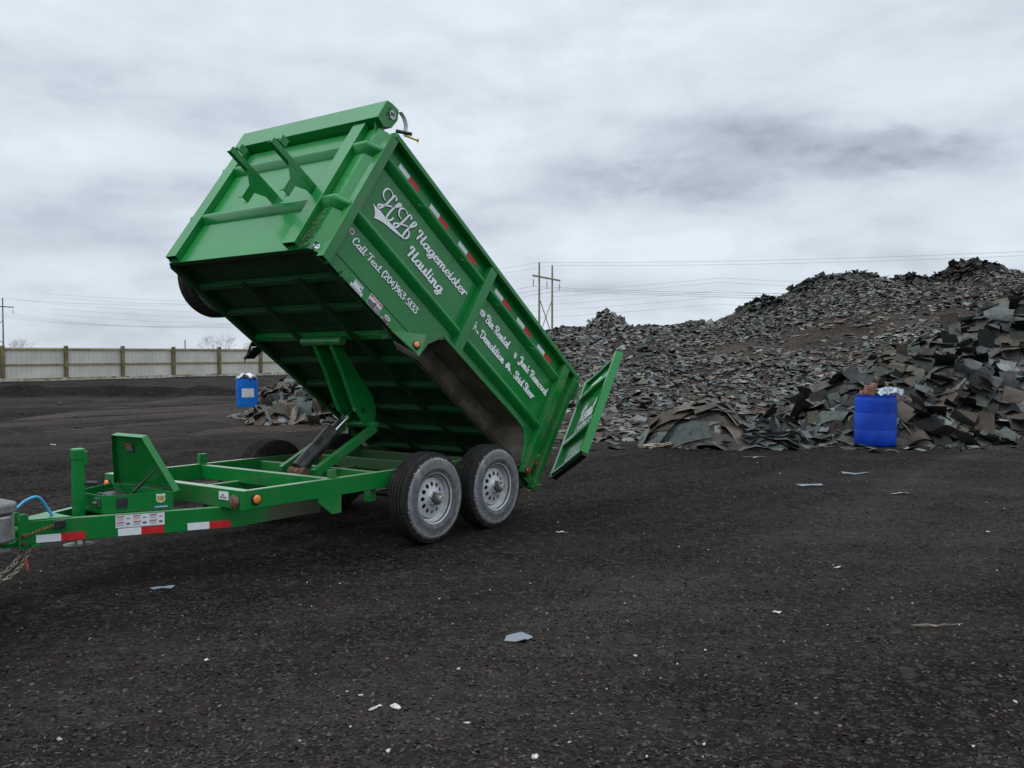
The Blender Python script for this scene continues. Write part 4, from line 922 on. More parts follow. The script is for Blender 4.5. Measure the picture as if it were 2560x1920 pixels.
for yy_ in (-.98, -1.40):
    mb = MB(); mb.beam((.175, yy_, .935), (.93, yy_, .575), .05, .085); mb.build('lift_link', m_green_d, tr, .006)
for x_, z_, y0_, y1_, r_ in ((.19, .965, -1.44, -.95, .030), (.93, .575, -1.46, -.93, .030), (.26, 1.10, -1.30, -1.04, .026)):
    mb = MB(); mb.tube([(x_, y0_, z_), (x_, y1_, z_)], r_, 16)
    if x_ < .93: mb.build('pivot_pin', m_green_d, tr, smooth=40)
mb.build('pivot_pin', m_green_d, tr, smooth=40)

# ---------------- raised bed
BETA = 35.87; BL_, BH = 3.6208, 1.341
bed_m = MB()
# floor, walls (walls 6 mm, real thickness)
bed_m.prism([(YB_ - .001, .113), (YB_ - .001, 1.30), (YB_ - .012, 1.30), (YB_ - .012, .113)], 0, .02, BL_ - .07)
bed_m.prism([(YB_, .0), (YB_, .104), (YB_ - .010, .104), (YB_ - .010, .0)], 0, 2.24, BL_ - .07)       # lower skirt, stands proud
bed_m.prism([(YF + .004, .0), (YF + .004, 1.30), (YF + .012, 1.30), (YF + .012, .0)], 0, .02, BL_ - .07)
bed_m.box(BL_ - .012, BL_ - .004, YF + .07, YB_ - .07, .0, 1.33)                                        # front wall
for ysd, sg in ((YB_, 1), (YF, -1)):                                                            # chamfered front corners
    bed_m.add([(BL_ - .07, ysd - sg * .004, .0), (BL_ - .004, ysd - sg * .07, .0), (BL_ - .004, ysd - sg * .07, 1.33), (BL_ - .07, ysd - sg * .004, 1.33),
               (BL_ - .078, ysd - sg * .012, .0), (BL_ - .012, ysd - sg * .076, .0), (BL_ - .012, ysd - sg * .076, 1.33), (BL_ - .078, ysd - sg * .012, 1.33)],
              [(0, 1, 2, 3), (7, 6, 5, 4), (0, 4, 5, 1), (3, 2, 6, 7), (0, 3, 7, 4), (1, 5, 6, 2)])
bed = bed_m.build('dump_bed', m_green, tr); bed.location = (-1.4108, 0, .3115); bed.rotation_euler = (0, -R(BETA), 0)
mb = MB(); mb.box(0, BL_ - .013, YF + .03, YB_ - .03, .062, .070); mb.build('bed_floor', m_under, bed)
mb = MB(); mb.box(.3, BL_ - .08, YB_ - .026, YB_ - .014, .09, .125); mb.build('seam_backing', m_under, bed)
# lower near side below the skirt seam, under the fender and rear quarter
mb = MB(); mb.box(.02, 2.235, YB_ - .075, YB_ - .065, 0, .104); mb.build('lower_side', m_mud, bed)
# floor frame
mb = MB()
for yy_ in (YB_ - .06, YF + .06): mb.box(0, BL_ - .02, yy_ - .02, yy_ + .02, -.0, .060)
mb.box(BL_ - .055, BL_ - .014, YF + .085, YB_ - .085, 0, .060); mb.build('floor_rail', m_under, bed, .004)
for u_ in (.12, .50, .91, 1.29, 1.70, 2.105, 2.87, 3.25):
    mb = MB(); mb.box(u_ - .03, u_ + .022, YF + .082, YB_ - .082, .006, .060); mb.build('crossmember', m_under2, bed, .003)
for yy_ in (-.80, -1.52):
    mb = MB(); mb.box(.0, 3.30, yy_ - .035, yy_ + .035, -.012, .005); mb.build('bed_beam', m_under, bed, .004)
mb = MB(); mb.tube([(2.50, -.91, -.05), (2.50, -1.43, -.05)], .040, 18); mb.box(2.44, 2.50, YF + .082, YB_ - .082, .008, .059); mb.build('hoist_pipe', m_green_d, bed, smooth=40)
# ribs wrapping round the front
UP = (0, 0, 1)
def rib_path(u_end):
    k = .4142; p = [((u_end, YB_, 0), (0, 1, 0)), ((BL_ - .07, YB_, 0), (k, 1, 0)), ((BL_, YB_ - .07, 0), (.97, k, 0)), ((BL_, YB_ - .19, 0), (.90, 0, 0)), ((BL_, YF + .06, 0), (.90, -k, 0)), ((BL_ - .07, YF, 0), (k, -1, 0)), ((u_end, YF, 0), (0, -1, 0))]
    return [(a, b, UP) for a, b in p]
for v0, ue in ((.425, .29), (1.03, .29)):
    prof = [(-.004, v0 + .134), (.020, v0 + .127), (.044, v0 + .108), (.058, v0 + .086), (.060, v0 + .070), (.052, v0 + .052), (-.004, v0 + .004)]
    mb = MB(); mb.sweep(rib_path(ue), prof); mb.build('rib', m_green, bed, smooth=33)
# side posts
def post(u0, u1, y0, y1, v0, v1, m=m_green, name='post'):
    t = .006; mb = MB()     # open tube
    o_ = [(u0, y0), (u1, y0), (u1, y1), (u0, y1)]; i_ = [(u0 + t, y0 + t), (u1 - t, y0 + t), (u1 - t, y1 - t), (u0 + t, y1 - t)]
    vs = [(*q, v) for v in (v0, v1) for q in o_ + i_]; fs = []
    for k in range(4):
        k2 = (k + 1) % 4; fs += [(k, k2, 8 + k2, 8 + k), (4 + k2, 4 + k, 12 + k, 12 + k2), (k2, k, 4 + k, 4 + k2), (8 + k, 8 + k2, 12 + k2, 12 + k)]
    return mb.add(vs, fs).build(name, m, bed, .003)
for (ya, yb_) in ((YB_ + .002, YB_ + .072), (YF - .072, YF - .002)):
    post(3.475, 3.568, ya, yb_, -.045 if ya > -1 else .08, 1.288, m_green_d, 'corner_post'); post(1.775, 1.885, ya, yb_, .185, 1.288)
    post(.165, .285, ya, yb_, -.05, 1.288, m_green_d); post(-.03, .05, ya, yb_, -.10, 1.33, m_green_d, 'corner_post')
mb = MB(); mb.box(.05, .165, YB_ - .003, YB_ + .012, -.06, 1.29); mb.build('rear_panel', m_green, bed)
for (ya, yb_) in ((-.625, -.480), (-2.19, -2.045)):
    post(BL_ - .002, BL_ + .058, ya, yb_, .02, 1.36, m_green, 'front_post')
# top rails
for s_, yy_ in ((1, YB_), (-1, YF)):
    mb = MB(); mb.prism([(yy_ - s_ * .02, 1.293), (yy_ + s_ * .078, 1.290), (yy_ + s_ * .078, 1.335), (yy_ + s_ * .055, 1.352), (yy_ - s_ * .02, 1.352)], 0, -.02, BL_ - .09)
    mb.build('top_rail', m_green, bed, .005)
# little tarp hooks on the near upper rib
for u_ in (2.97, 2.26, 1.60, .90):
    mb = MB(); mb.tube([(u_, YB_ + .04, 1.06), (u_ - .01, YB_ + .075, 1.045), (u_ - .04, YB_ + .085, 1.055), (u_ - .05, YB_ + .085, 1.075)], .005, 6); mb.build('tarp_hook', m_green_d, bed, smooth=60)
# tarp housing
hp = [(3.70, 1.375), (3.70, 1.575), (3.64, 1.60), (3.555, 1.615), (3.515, 1.53), (3.53, 1.42), (3.60, 1.362)]
mb = MB(); mb.prism([(p, q) for p, q in hp], 1, YF + .02, YB_ - .05); hs = mb.build('tarp_housing', m_green, bed, .004)
mb = MB(); mb.prism([(a, b) for a, b in hp], 1, YB_ - .049, YB_ - .043); mb.build('housing_end', m_green_d, bed, .002)
mb = MB(); mb.box(3.50, 3.60, YF + .03, YB_ - .07, 1.33, 1.365); mb.prism([(3.54, 1.36), (3.66, 1.36), (3.54, 1.15)], 1, YB_ - .10, YB_ - .09); mb.build('housing_bracket', m_green_d, bed)
mb = MB()
mb.lathe([(0, 0), (.040, 0), (.040, .006), (0, .006)], 12, 1, (3.585, YB_ - .043, 1.52)); mb.build('roller_bearing', m_steel, bed)
rr_ = random.Random(3); mb = MB()
for k in range(34):
    a = rr_.uniform(0, 6.28); q = rr_.uniform(.0, .055); c_ = Vector((3.595 + q * math.cos(a), YB_ - .035, 1.515 + q * 1.3 * math.sin(a)))
    e1 = Vector((rr_.uniform(-1, 1), rr_.uniform(-.2, .6), rr_.uniform(-1, 1))) * .014; e2 = Vector((rr_.uniform(-1, 1), 0, rr_.uniform(-1, 1))) * .014; mb.add([c_, c_ + e1, c_ + e1 + e2, c_ + e2], [(0, 1, 2, 3)])
mb.build('dark_leaf_wad', mat('dark leaves', (.012, .035, .018), .8), bed)
# tarp arm (curved strap), crank and pin near the front top corner
mb = MB(); P = bez([(3.545, YB_ - .03, 1.60), (3.50, YB_ + .0, 1.565), (3.465, YB_ + .03, 1.50), (3.45, YB_ + .04, 1.43)], 18)
vs = []
for p in P: vs += [p + Vector((0, -.022, 0)), p + Vector((0, .022, 0)), p + Vector((-.006, .022, .0)), p + Vector((-.006, -.022, .0))]
fs = [(i * 4 + k, i * 4 + (k + 1) % 4, i * 4 + 4 + (k + 1) % 4, i * 4 + 4 + k) for i in range(len(P) - 1) for k in range(4)] + [(0, 1, 2, 3), tuple(len(vs) - 4 + k for k in (3, 2, 1, 0))]
mb.add(vs, fs); mb.build('tarp_arm', m_strap, bed)
MB().tube([(3.52, YB_ + .02, 1.385), (3.42, YB_ + .10, 1.435)], .016, 10).build('tarp_crank_grip', m_blackp, bed, smooth=40)
mb = MB(); mb.tube([(3.46, YB_ + .06, 1.39), (3.36, YB_ + .13, 1.42)], .009, 8); mb.tube([(3.36, YB_ + .13, 1.42), (3.355, YB_ + .133, 1.422)], .019, 12); mb.build('tarp_bolt', m_brass, bed, smooth=40)
# carrier brackets on the front wall
def bracket(yy_):
    mb = MB(); w = .028
    mb.box(BL_ + .0, 4.20, yy_ - .006, yy_ + .006, .61, .66); mb.box(BL_, 4.20, yy_ - .040, yy_ + .006, .607, .613)
    mb.prism([(3.83, .39), (3.90, .39), (3.90, .61), (3.83, .61)], 1, yy_ - .006, yy_ + .006); mb.box(3.895, 3.902, yy_ - .04, yy_ + .006, .385, .612); mb.box(3.826, 3.832, yy_ - .05, yy_ + .006, .39, .612)
    mb.prism([(BL_ + .01, .61), (BL_ + .01, .56), (3.72, .56), (3.83, .50), (3.83, .61)], 1, yy_ - .004, yy_ + .004)
    mb.prism([(3.90, .52), (3.99, .61), (3.90, .61)], 1, yy_ - .004, yy_ + .004)
    mb.box(4.075, 4.15, yy_ - .006, yy_ + .006, .675, .745)
    return mb.build('carrier_bracket', m_green, bed, .002)
bracket(-1.16); bracket(-.65)
# reflective tape
for k, u_ in enumerate((3.31, 2.823, 2.332, 1.644, 1.193, .742)):
    mb = MB(); mb.prism([(u_, 1.170), (u_ - .15, 1.170), (u_ - .15, 1.220), (u_, 1.220)], 1, YB_ + .0, YB_ + .003); mb.cur = 1; mb.prism([(u_ - .1505, 1.170), (u_ - .30, 1.170), (u_ - .30, 1.220), (u_ - .1505, 1.220)], 1, YB_ + .0, YB_ + .003)
    mb.build('reflective_tape', [m_tw, m_tr], bed)

# script lettering drawn as pen strokes
G = {
 'a': (.50, [[(.38, .44), (.24, .55), (.08, .38), (.07, .14), (.17, .0), (.30, .12), (.38, .34)], [(.41, .56), (.37, .16), (.43, .0), (.54, .12)]]),
 'g': (.50, [[(.38, .44), (.24, .55), (.08, .38), (.07, .14), (.17, .0), (.30, .12), (.38, .34)], [(.41, .56), (.36, -.05), (.26, -.32), (.10, -.30), (.09, -.18), (.3, -.04), (.54, .12)]]),
 'e': (.43, [[(.06, .22), (.28, .30), (.35, .45), (.24, .56), (.09, .42), (.06, .17), (.17, .0), (.33, .04), (.46, .18)]]),
 'm': (.72, [[(.0, .42), (.09, .56), (.11, .42), (.07, .0)], [(.11, .34), (.24, .56), (.33, .46), (.29, .0)], [(.33, .34), (.47, .56), (.56, .44), (.52, .12), (.59, .0), (.72, .12)]]),
 'n': (.50, [[(.0, .42), (.09, .56), (.11, .42), (.07, .0)], [(.11, .34), (.25, .56), (.34, .46), (.31, .12), (.38, .0), (.52, .12)]]),
 'i': (.25, [[(.09, .56), (.05, .14), (.12, .0), (.25, .12)], [(.12, .80), (.13, .74)]]),
 's': (.37, [[(.0, .12), (.22, .60), (.24, .46), (.34, .20), (.22, .0), (.05, .06)]]),
 't': (.32, [[(.16, .92), (.08, .16), (.15, .0), (.30, .12)], [(-.02, .60), (.30, .62)]]),
 'r': (.38, [[(.0, .42), (.09, .56), (.11, .42), (.07, .0)], [(.11, .32), (.20, .52), (.32, .58), (.37, .46)]]),
 'u': (.52, [[(.08, .56), (.05, .16), (.13, .0), (.27, .10), (.37, .54)], [(.40, .56), (.37, .16), (.43, .0), (.54, .12)]]),
 'l': (.26, [[(.14, 1.0), (.06, .16), (.12, .0), (.26, .12)]]),
 'x': (.46, [[(.03, .46), (.13, .54), (.26, .05), (.40, .04), (.46, .12)], [(.42, .56), (.05, .0)]]),
 'o': (.44, [[(.24, .56), (.08, .40), (.07, .12), (.20, .0), (.36, .14), (.37, .42), (.24, .56)], [(.34, .46), (.46, .46)]]),
 'k': (.46, [[(.14, 1.0), (.07, .0)], [(.11, .26), (.27, .56), (.36, .44), (.16, .29), (.28, .04), (.46, .10)]]),
 'd': (.52, [[(.38, .44), (.24, .55), (.08, .38), (.07, .14), (.17, .0), (.30, .12), (.38, .34)], [(.48, 1.0), (.38, .16), (.44, .0), (.56, .12)]]),
 'v': (.44, [[(.02, .44), (.10, .56), (.14, .10), (.22, .0), (.36, .22), (.38, .54), (.46, .46)]]),
 'h': (.50, [[(.14, 1.0), (.07, .0)], [(.11, .34), (.25, .56), (.34, .46), (.31, .12), (.38, .0), (.52, .12)]]),
 'c': (.40, [[(.36, .42), (.26, .56), (.09, .42), (.06, .15), (.17, .0), (.34, .06), (.42, .16)]]),
 'H': (.68, [[(.0, .68), (.02, .92), (.18, 1.0), (.24, .88), (.12, .0)], [(.56, 1.0), (.45, .12), (.52, .0), (.66, .14)], [(.16, .50), (.50, .52)]]),
 'C': (.52, [[(.46, .70), (.46, .92), (.30, 1.0), (.10, .72), (.05, .28), (.18, .0), (.38, .06), (.50, .26)]]),
 'T': (.50, [[(.02, .74), (.06, .94), (.28, .98), (.60, 1.0)], [(.36, .96), (.27, .12), (.16, .02)]]),
 'B': (.58, [[(.22, .92), (.13, .0)], [(.0, .70), (.06, .94), (.34, 1.02), (.50, .84), (.42, .56), (.22, .52), (.46, .44), (.50, .18), (.34, .0), (.12, .02)]]),
 'R': (.60, [[(.22, .92), (.13, .0)], [(.0, .70), (.06, .94), (.34, 1.02), (.50, .82), (.40, .54), (.22, .50), (.36, .36), (.42, .06), (.58, .08)]]),
 'D': (.64, [[(.22, .90), (.13, .0)], [(.0, .70), (.06, .94), (.34, 1.0), (.56, .78), (.56, .30), (.36, .02), (.12, .0)]]),
 'S': (.50, [[(.44, .74), (.40, .98), (.20, .98), (.12, .70), (.40, .40), (.38, .10), (.18, .0), (.04, .22)]]),
 'J': (.48, [[(.08, .72), (.14, .96), (.42, 1.0), (.32, .10), (.20, -.25), (.04, -.16), (.10, .0)]]),
 'A': (.60, [[(.0, .0), (.20, .40), (.42, 1.0), (.44, .12), (.56, .04)], [(.16, .38), (.44, .40)]]),
 '0': (.44, [[(.22, .92), (.06, .66), (.07, .22), (.21, .0), (.37, .26), (.37, .68), (.22, .92)]]),
 '1': (.26, [[(.04, .70), (.17, .92), (.10, .0)]]),
 '2': (.44, [[(.06, .68), (.14, .92), (.33, .86), (.34, .62), (.06, .06), (.24, .08), (.40, .04)]]),
 '3': (.42, [[(.07, .80), (.22, .94), (.36, .76), (.18, .52), (.37, .34), (.28, .02), (.10, .0), (.04, .16)]]),
 '4': (.44, [[(.30, .92), (.04, .32), (.40, .32)], [(.30, .60), (.24, .0)]]),
 '5': (.42, [[(.38, .92), (.16, .90), (.11, .54), (.32, .52), (.36, .20), (.20, .0), (.04, .08)]]),
 '6': (.42, [[(.36, .88), (.16, .74), (.06, .30), (.18, .0), (.36, .18), (.30, .46), (.10, .36)]]),
 '9': (.42, [[(.34, .58), (.14, .48), (.10, .78), (.24, .94), (.38, .74), (.32, .24), (.10, .0)]]),
 '(': (.22, [[(.22, 1.06), (.05, .66), (.04, .24), (.14, -.14)]]), ')': (.22, [[(.08, 1.06), (.18, .66), (.16, .24), (.0, -.14)]]),
 '-': (.26, [[(.02, .36), (.22, .38)]]), '.': (.18, [[(.05, .06), (.07, .0)]]), ' ': (.26, [])}
def cat(P, sub=5):
    P = [Vector((*p, 0)) for p in P]
    if len(P) == 2: return [(p.x, p.y) for p in P]
    out = []
    for i in range(len(P) - 1):
        p0 = P[max(i - 1, 0)]; p1 = P[i]; p2 = P[i + 1]; p3 = P[min(i + 2, len(P) - 1)]
        for k in range(sub):
            t = k / sub; q = .5 * ((2 * p1) + (-p0 + p2) * t + (2 * p0 - 5 * p1 + 4 * p2 - p3) * t * t + (-p0 + 3 * p1 - 3 * p2 + p3) * t ** 3); out.append((q.x, q.y))
    out.append((P[-1].x, P[-1].y)); return out
class Pen:
    """flat pen strokes on a plane: place(a, b, h) gives the 3-D point"""
    def __init__(s, place): s.place = place; s.mb = MB(); s.k = 0
    def stroke(s, pts, thick, thin, extra=0., h=.002, m=0):
        n = len(pts); s.k += 1; h = h + (s.k % 23) * .00012; Lf = []; Rt = []
        for i, (x, y) in enumerate(pts):
            a = pts[max(i - 1, 0)]; b = pts[min(i + 1, n - 1)]; dx, dy = b[0] - a[0], b[1] - a[1]; l = math.hypot(dx, dy) or 1; dx /= l; dy /= l
            w = (thin + (thick - thin) * abs(dy) ** 1.5) / 2 + extra
            if i in (0, n - 1): sg = -1 if i == 0 else 1; x += dx * (w * .55 + extra * .4) * sg; y += dy * (w * .55 + extra * .4) * sg; w *= .62
            Lf.append((x - dy * w, y + dx * w)); Rt.append((x + dy * w, y - dx * w))
        vs = [s.place(*p, h) for q in zip(Lf, Rt) for p in q]; s.mb.cur = m; s.mb.add(vs, [(2 * i, 2 * i + 1, 2 * i + 3, 2 * i + 2) for i in range(n - 1)])
    def poly(s, P, h, m=0): s.mb.cur = m; s.mb.add([s.place(*p, h) for p in P], [tuple(range(len(P)))])
def width(txt): return sum(G[c][0] for c in txt)
def write(pen, txt, x0, x1, y, cap, slant=.10, thick=.165, thin=.085, outline=.035):
    sc = (x1 - x0) / width(txt); asc = abs(sc); runs = []; cx = 0
    for c in txt:
        for st in G[c][1]:
            if len(st) >= 2: runs.append([(x0 + sc * (cx + px + slant * py * cap / asc), y + py * cap) for px, py in cat(st)])
        cx += G[c][0]
    if outline:
        for r_ in runs: pen.stroke([(a + (outline * .25 * cap * (1 if sc > 0 else -1)), b - outline * .45 * cap) for a, b in r_], thick * cap, thin * cap, outline * cap, .0012, 1)
    for r_ in runs: pen.stroke(r_, thick * cap, thin * cap, 0, .0045, 0)
def bedside(a, b, h): return (-a, YB_ - .001 + h, b)          # a = -u so that text reads left to right
def lettering(name='lettering', par=None):
    return Pen(bedside)
pn = Pen(bedside); write(pn, 'Hagemeister', -2.805, -1.975, .836, .098, thick=.225, thin=.10, outline=.028); pn.mb.build('lettering', [m_white, m_dark], bed, fix=False)
pn = Pen(bedside); write(pn, 'Hauling', -2.805, -2.262, .642, .104, thick=.225, thin=.10, outline=.028); pn.mb.build('lettering', [m_white, m_dark], bed, fix=False)
pn = Pen(bedside); write(pn, 'Call-Text (204)963-5133', -3.35, -2.415, .293, .068, thick=.21, thin=.10, outline=.025); pn.mb.build('lettering', [m_white, m_dark], bed, fix=False)
for tx, a_, b_, v_, c_ in (('Bin Rental', -1.605, -1.150, .852, .082), ('Demolition', -1.590, -1.130, .683, .078), ('Junk Removal', -.930, -.315, .852, .082), ('Skid Steer', -.915, -.495, .683, .082)):
    pn = Pen(bedside); write(pn, tx, a_, b_, v_, c_, outline=.02, thick=.25, thin=.12); pn.mb.build('lettering', [m_white, m_dark], bed, fix=False)
pn = Pen(bedside)
def ic(P, h=.005): pn.poly([(-a, b) for a, b in P], h)
ic([(1.742, .9), (1.725, .914), (1.642, .923), (1.626, .901), (1.63, .869), (1.673, .853), (1.727, .867)])
pn.stroke([(-1.724, .872), (-1.683, .886), (-1.632, .870)], .004, .004, 0, .008, 1); pn.stroke([(-1.683, .886), (-1.642, .919)], .004, .004, 0, .008, 1); pn.stroke([(-1.683, .886), (-1.676, .856)], .004, .004, 0, .008, 1)
for P, w in (([(-1.70, .732), (-1.693, .697), (-1.700, .678)], .014), ([(-1.698, .735), (-1.678, .719), (-1.669, .687)], .012), ([(-1.692, .738), (-1.662, .728)], .008), ([(-1.676, .72), (-1.641, .697)], .007)): pn.stroke(P, w, w)
ic([(1.696 + .011 * math.cos(a), .757 + .011 * math.sin(a)) for a in [k * .785 for k in range(8)]]); ic([(1.655, .682), (1.640, .706), (1.625, .704), (1.600, .682)])
ic([(1.027, .873), (1.024, .895), (.985, .895), (.980, .85), (1.018, .845)]); pn.stroke([(-1.034, .902), (-.975, .906)], .007, .007); pn.stroke([(-1.012, .913), (-.998, .914)], .006, .006)
for q in (1.013, 1.003, .993): pn.stroke([(-q, .886), (-q + .003, .856)], .003, .003, 0, .008, 1)
ic([(1.085, .722), (1.068, .728), (1.060, .755), (1.020, .758), (1.010, .725), (.985, .712), (.985, .700), (1.082, .698)]); pn.stroke([(-1.052, .748), (-1.028, .748), (-1.022, .728)], .004, .004, 0, .008, 1)
for q in (1.066, 1.012): ic([(q + .015 * math.cos(a), .695 + .015 * math.sin(a)) for a in [k * .628 for k in range(10)]], .0052)
pn.stroke([(-.985, .706), (-.965, .690), (-.945, .688)], .008, .008)
pn.mb.build('service_icons', [m_white, m_dark], bed, fix=False)
LOGO = {'h1a': [[3.26, .833], [3.296, .843], [3.316, .871], [3.311, .912], [3.29, .937], [3.257, .947], [3.226, .937], [3.204, .914]],
 'h1b': [[3.169, .921], [3.173, .943], [3.194, .948], [3.208, .928], [3.22, .88], [3.235, .821], [3.256, .771], [3.279, .732], [3.299, .73], [3.298, .752], [3.263, .781], [3.219, .815], [3.173, .846]],
 'h1c': [[3.153, .851], [3.131, .885], [3.1, .924], [3.101, .941], [3.119, .933], [3.134, .905], [3.152, .848], [3.167, .789], [3.172, .732], [3.155, .717], [3.131, .731], [3.114, .755], [3.108, .779]],
 'h2a': [[3.029, .839], [3.069, .846], [3.088, .873], [3.084, .908], [3.055, .935], [3.023, .939], [2.995, .925]],
 'h2b': [[2.943, .92], [2.943, .942], [2.962, .947], [2.978, .927], [2.99, .876], [3.01, .813], [3.028, .756], [3.052, .725], [3.072, .728], [3.068, .755], [3.027, .788], [2.979, .819], [2.935, .841]],
 'h2c': [[2.922, .84], [2.89, .879], [2.864, .92], [2.867, .941], [2.886, .934], [2.901, .904], [2.918, .835], [2.931, .769], [2.939, .722]],
 'h2d': [[2.938, .72], [2.933, .772], [2.923, .808], [2.901, .819], [2.884, .803], [2.88, .772], [2.893, .74]]}
SW = [[3.362, .709], [3.326, .713], [3.266, .722], [3.175, .72], [3.04, .723], [2.945, .73], [2.905, .735], [2.885, .748], [2.905, .722], [3.04, .692], [3.171, .667], [3.225, .648], [3.275, .623], [3.284, .653], [3.307, .683], [3.334, .701]]
pn = Pen(bedside)
def swp(P, d): # banner as a strip of quads so concave outline triangulates well
    top = [P[0], P[1], P[2], P[3], P[4], P[5], P[6], P[7]]; bot = [P[15], P[14], P[13], P[12], P[11], P[10], P[9], P[8]]
    return top, bot
top, bot = swp(SW, 0)
for dd, h, m in ((.007, .0011, 1), (0, .0042, 0)):
    vs = [bedside(-a, b + dd, h) for a, b in top] + [bedside(-a + dd * .8, b - dd, h) for a, b in bot]; pn.mb.cur = m; pn.mb.add(vs, [(i, i + 1, 8 + i + 1, 8 + i) for i in range(7)] + [])
    pn.mb.add([bedside(-3.372 if dd else -3.362, .709 + dd, h), bedside(-3.334, .701 - dd, h), bedside(-3.362, .709, h + .0001)], [(0, 1, 2)])
for k, P in LOGO.items(): pn.stroke([(a + .003, b - .004) for a, b in cat([(-a, b) for a, b in P])], .023, .012, .004, .0014, 1)
for k, P in LOGO.items(): pn.stroke(cat([(-a, b) for a, b in P]), .020, .008, 0, .0050, 0)
pn.mb.build('logo_emblem', [m_white, m_dark], bed, fix=False)
# decals on the lower skirt
def dec(name, parts, mats):
    mb = MB()
    for P, off, m in parts: mb.cur = m; mb.add([(a, YB_ + off, b) for a, b in P], [tuple(range(len(P)))])
    mb.build(name, mats, bed, fix=False)
def rc(u0, u1, v0, v1): return [(u0, v0), (u1, v0), (u1, v1), (u0, v1)]
dec('data_decal', [(rc(3.17, 3.01, -.0 - .0, .030), .003, 0), (rc(3.145, 3.035, .030, .079), .003, 0), (rc(3.06, 3.042, .042, .058), .004, 1), (rc(3.138, 3.05, .064, .072), .004, 2)] + [(rc(3.155, 3.03, .004 + k * .007, .0065 + k * .007), .004, 2) for k in range(3)], [m_paper, m_pk, m_pg])
pd = [(rc(2.942, 2.774, .0, .102), .003, 0), (rc(2.936, 2.780, .076, .098), .004, 1), (rc(2.938, 2.778, .003, .052), .004, 2)] + [(rc(2.930, 2.86, .007 + k * .006, .0095 + k * .006), .005, 3) for k in range(7)] + [(rc(2.850, 2.785, .010 + k * .010, .013 + k * .010), .005, 0) for k in range(4)] + [([(2.872, .058), (2.846, .064), (2.838, .056), (2.862, .05)], .0052, 2)] + [(rc(2.905 - k * .014, 2.896 - k * .014, .081, .093), .005, 0) for k in range(7)]
dec('danger_decal', pd, [m_paper, m_pr, m_pk, m_pg])
el_ = lambda cu, cv_, a, b, n_=18: [(cu + a * math.cos(k * 2 * math.pi / n_), cv_ + b * math.sin(k * 2 * math.pi / n_)) for k in range(n_)]
dec('oval_decal', [(el_(2.672, .050, .040, .019), .003, 0), (el_(2.672, .050, .030, .010), .004, 1)], [m_paper, m_pg])
dec('picture_decal', [(rc(2.747, 2.627, .0, .030), .003, 0), (rc(2.745, 2.70, .012, .028), .004, 1), (el_(2.735, .006, .007, .005), .005, 2), (el_(2.645, .006, .007, .005), .005, 2)], [mat('decal purple grey', (.14, .08, .10), .6), mat('decal pink', (.42, .22, .2), .6), m_paper])
dec('round_decal', [(el_(3.395, .365, .028, .026), .002, 0), (el_(3.395, .365, .021, .019), .003, 1), (rc(3.408, 3.382, .360, .372), .004, 2)], [m_paper, m_pr, m_pb])
mb = MB(); nrm_ = Vector((1, 1, 0)).normalized(); tg_ = Vector((-1, 1, 0)).normalized(); c_ = Vector((BL_ - .037, YB_ - .037, .045)) + nrm_ * .004
mb.add([c_ + tg_ * (.026 * math.cos(k * .35)) + Vector((0, 0, .026 * math.sin(k * .35))) for k in range(18)], [tuple(range(18))]); c2 = c_ + nrm_ * .001; mb.cur = 1
mb.add([c2 + tg_ * .020 + Vector((0, 0, -.004)), c2 - tg_ * .020 + Vector((0, 0, -.004)), c2 - tg_ * .020 + Vector((0, 0, .006)), c2 + tg_ * .020 + Vector((0, 0, .006))], [(0, 1, 2, 3)]); mb.build('round_decal', [m_paper, m_pb], bed, fix=False)
# stake pocket on the near lower edge
mb = MB(); mb.prism([(3.30, -.02), (3.22, -.02), (3.22, .035), (3.25, .045), (3.30, .035)], 1, YB_ + .001, YB_ + .03); mb.build('stake_pocket', m_green_d, bed, .004)

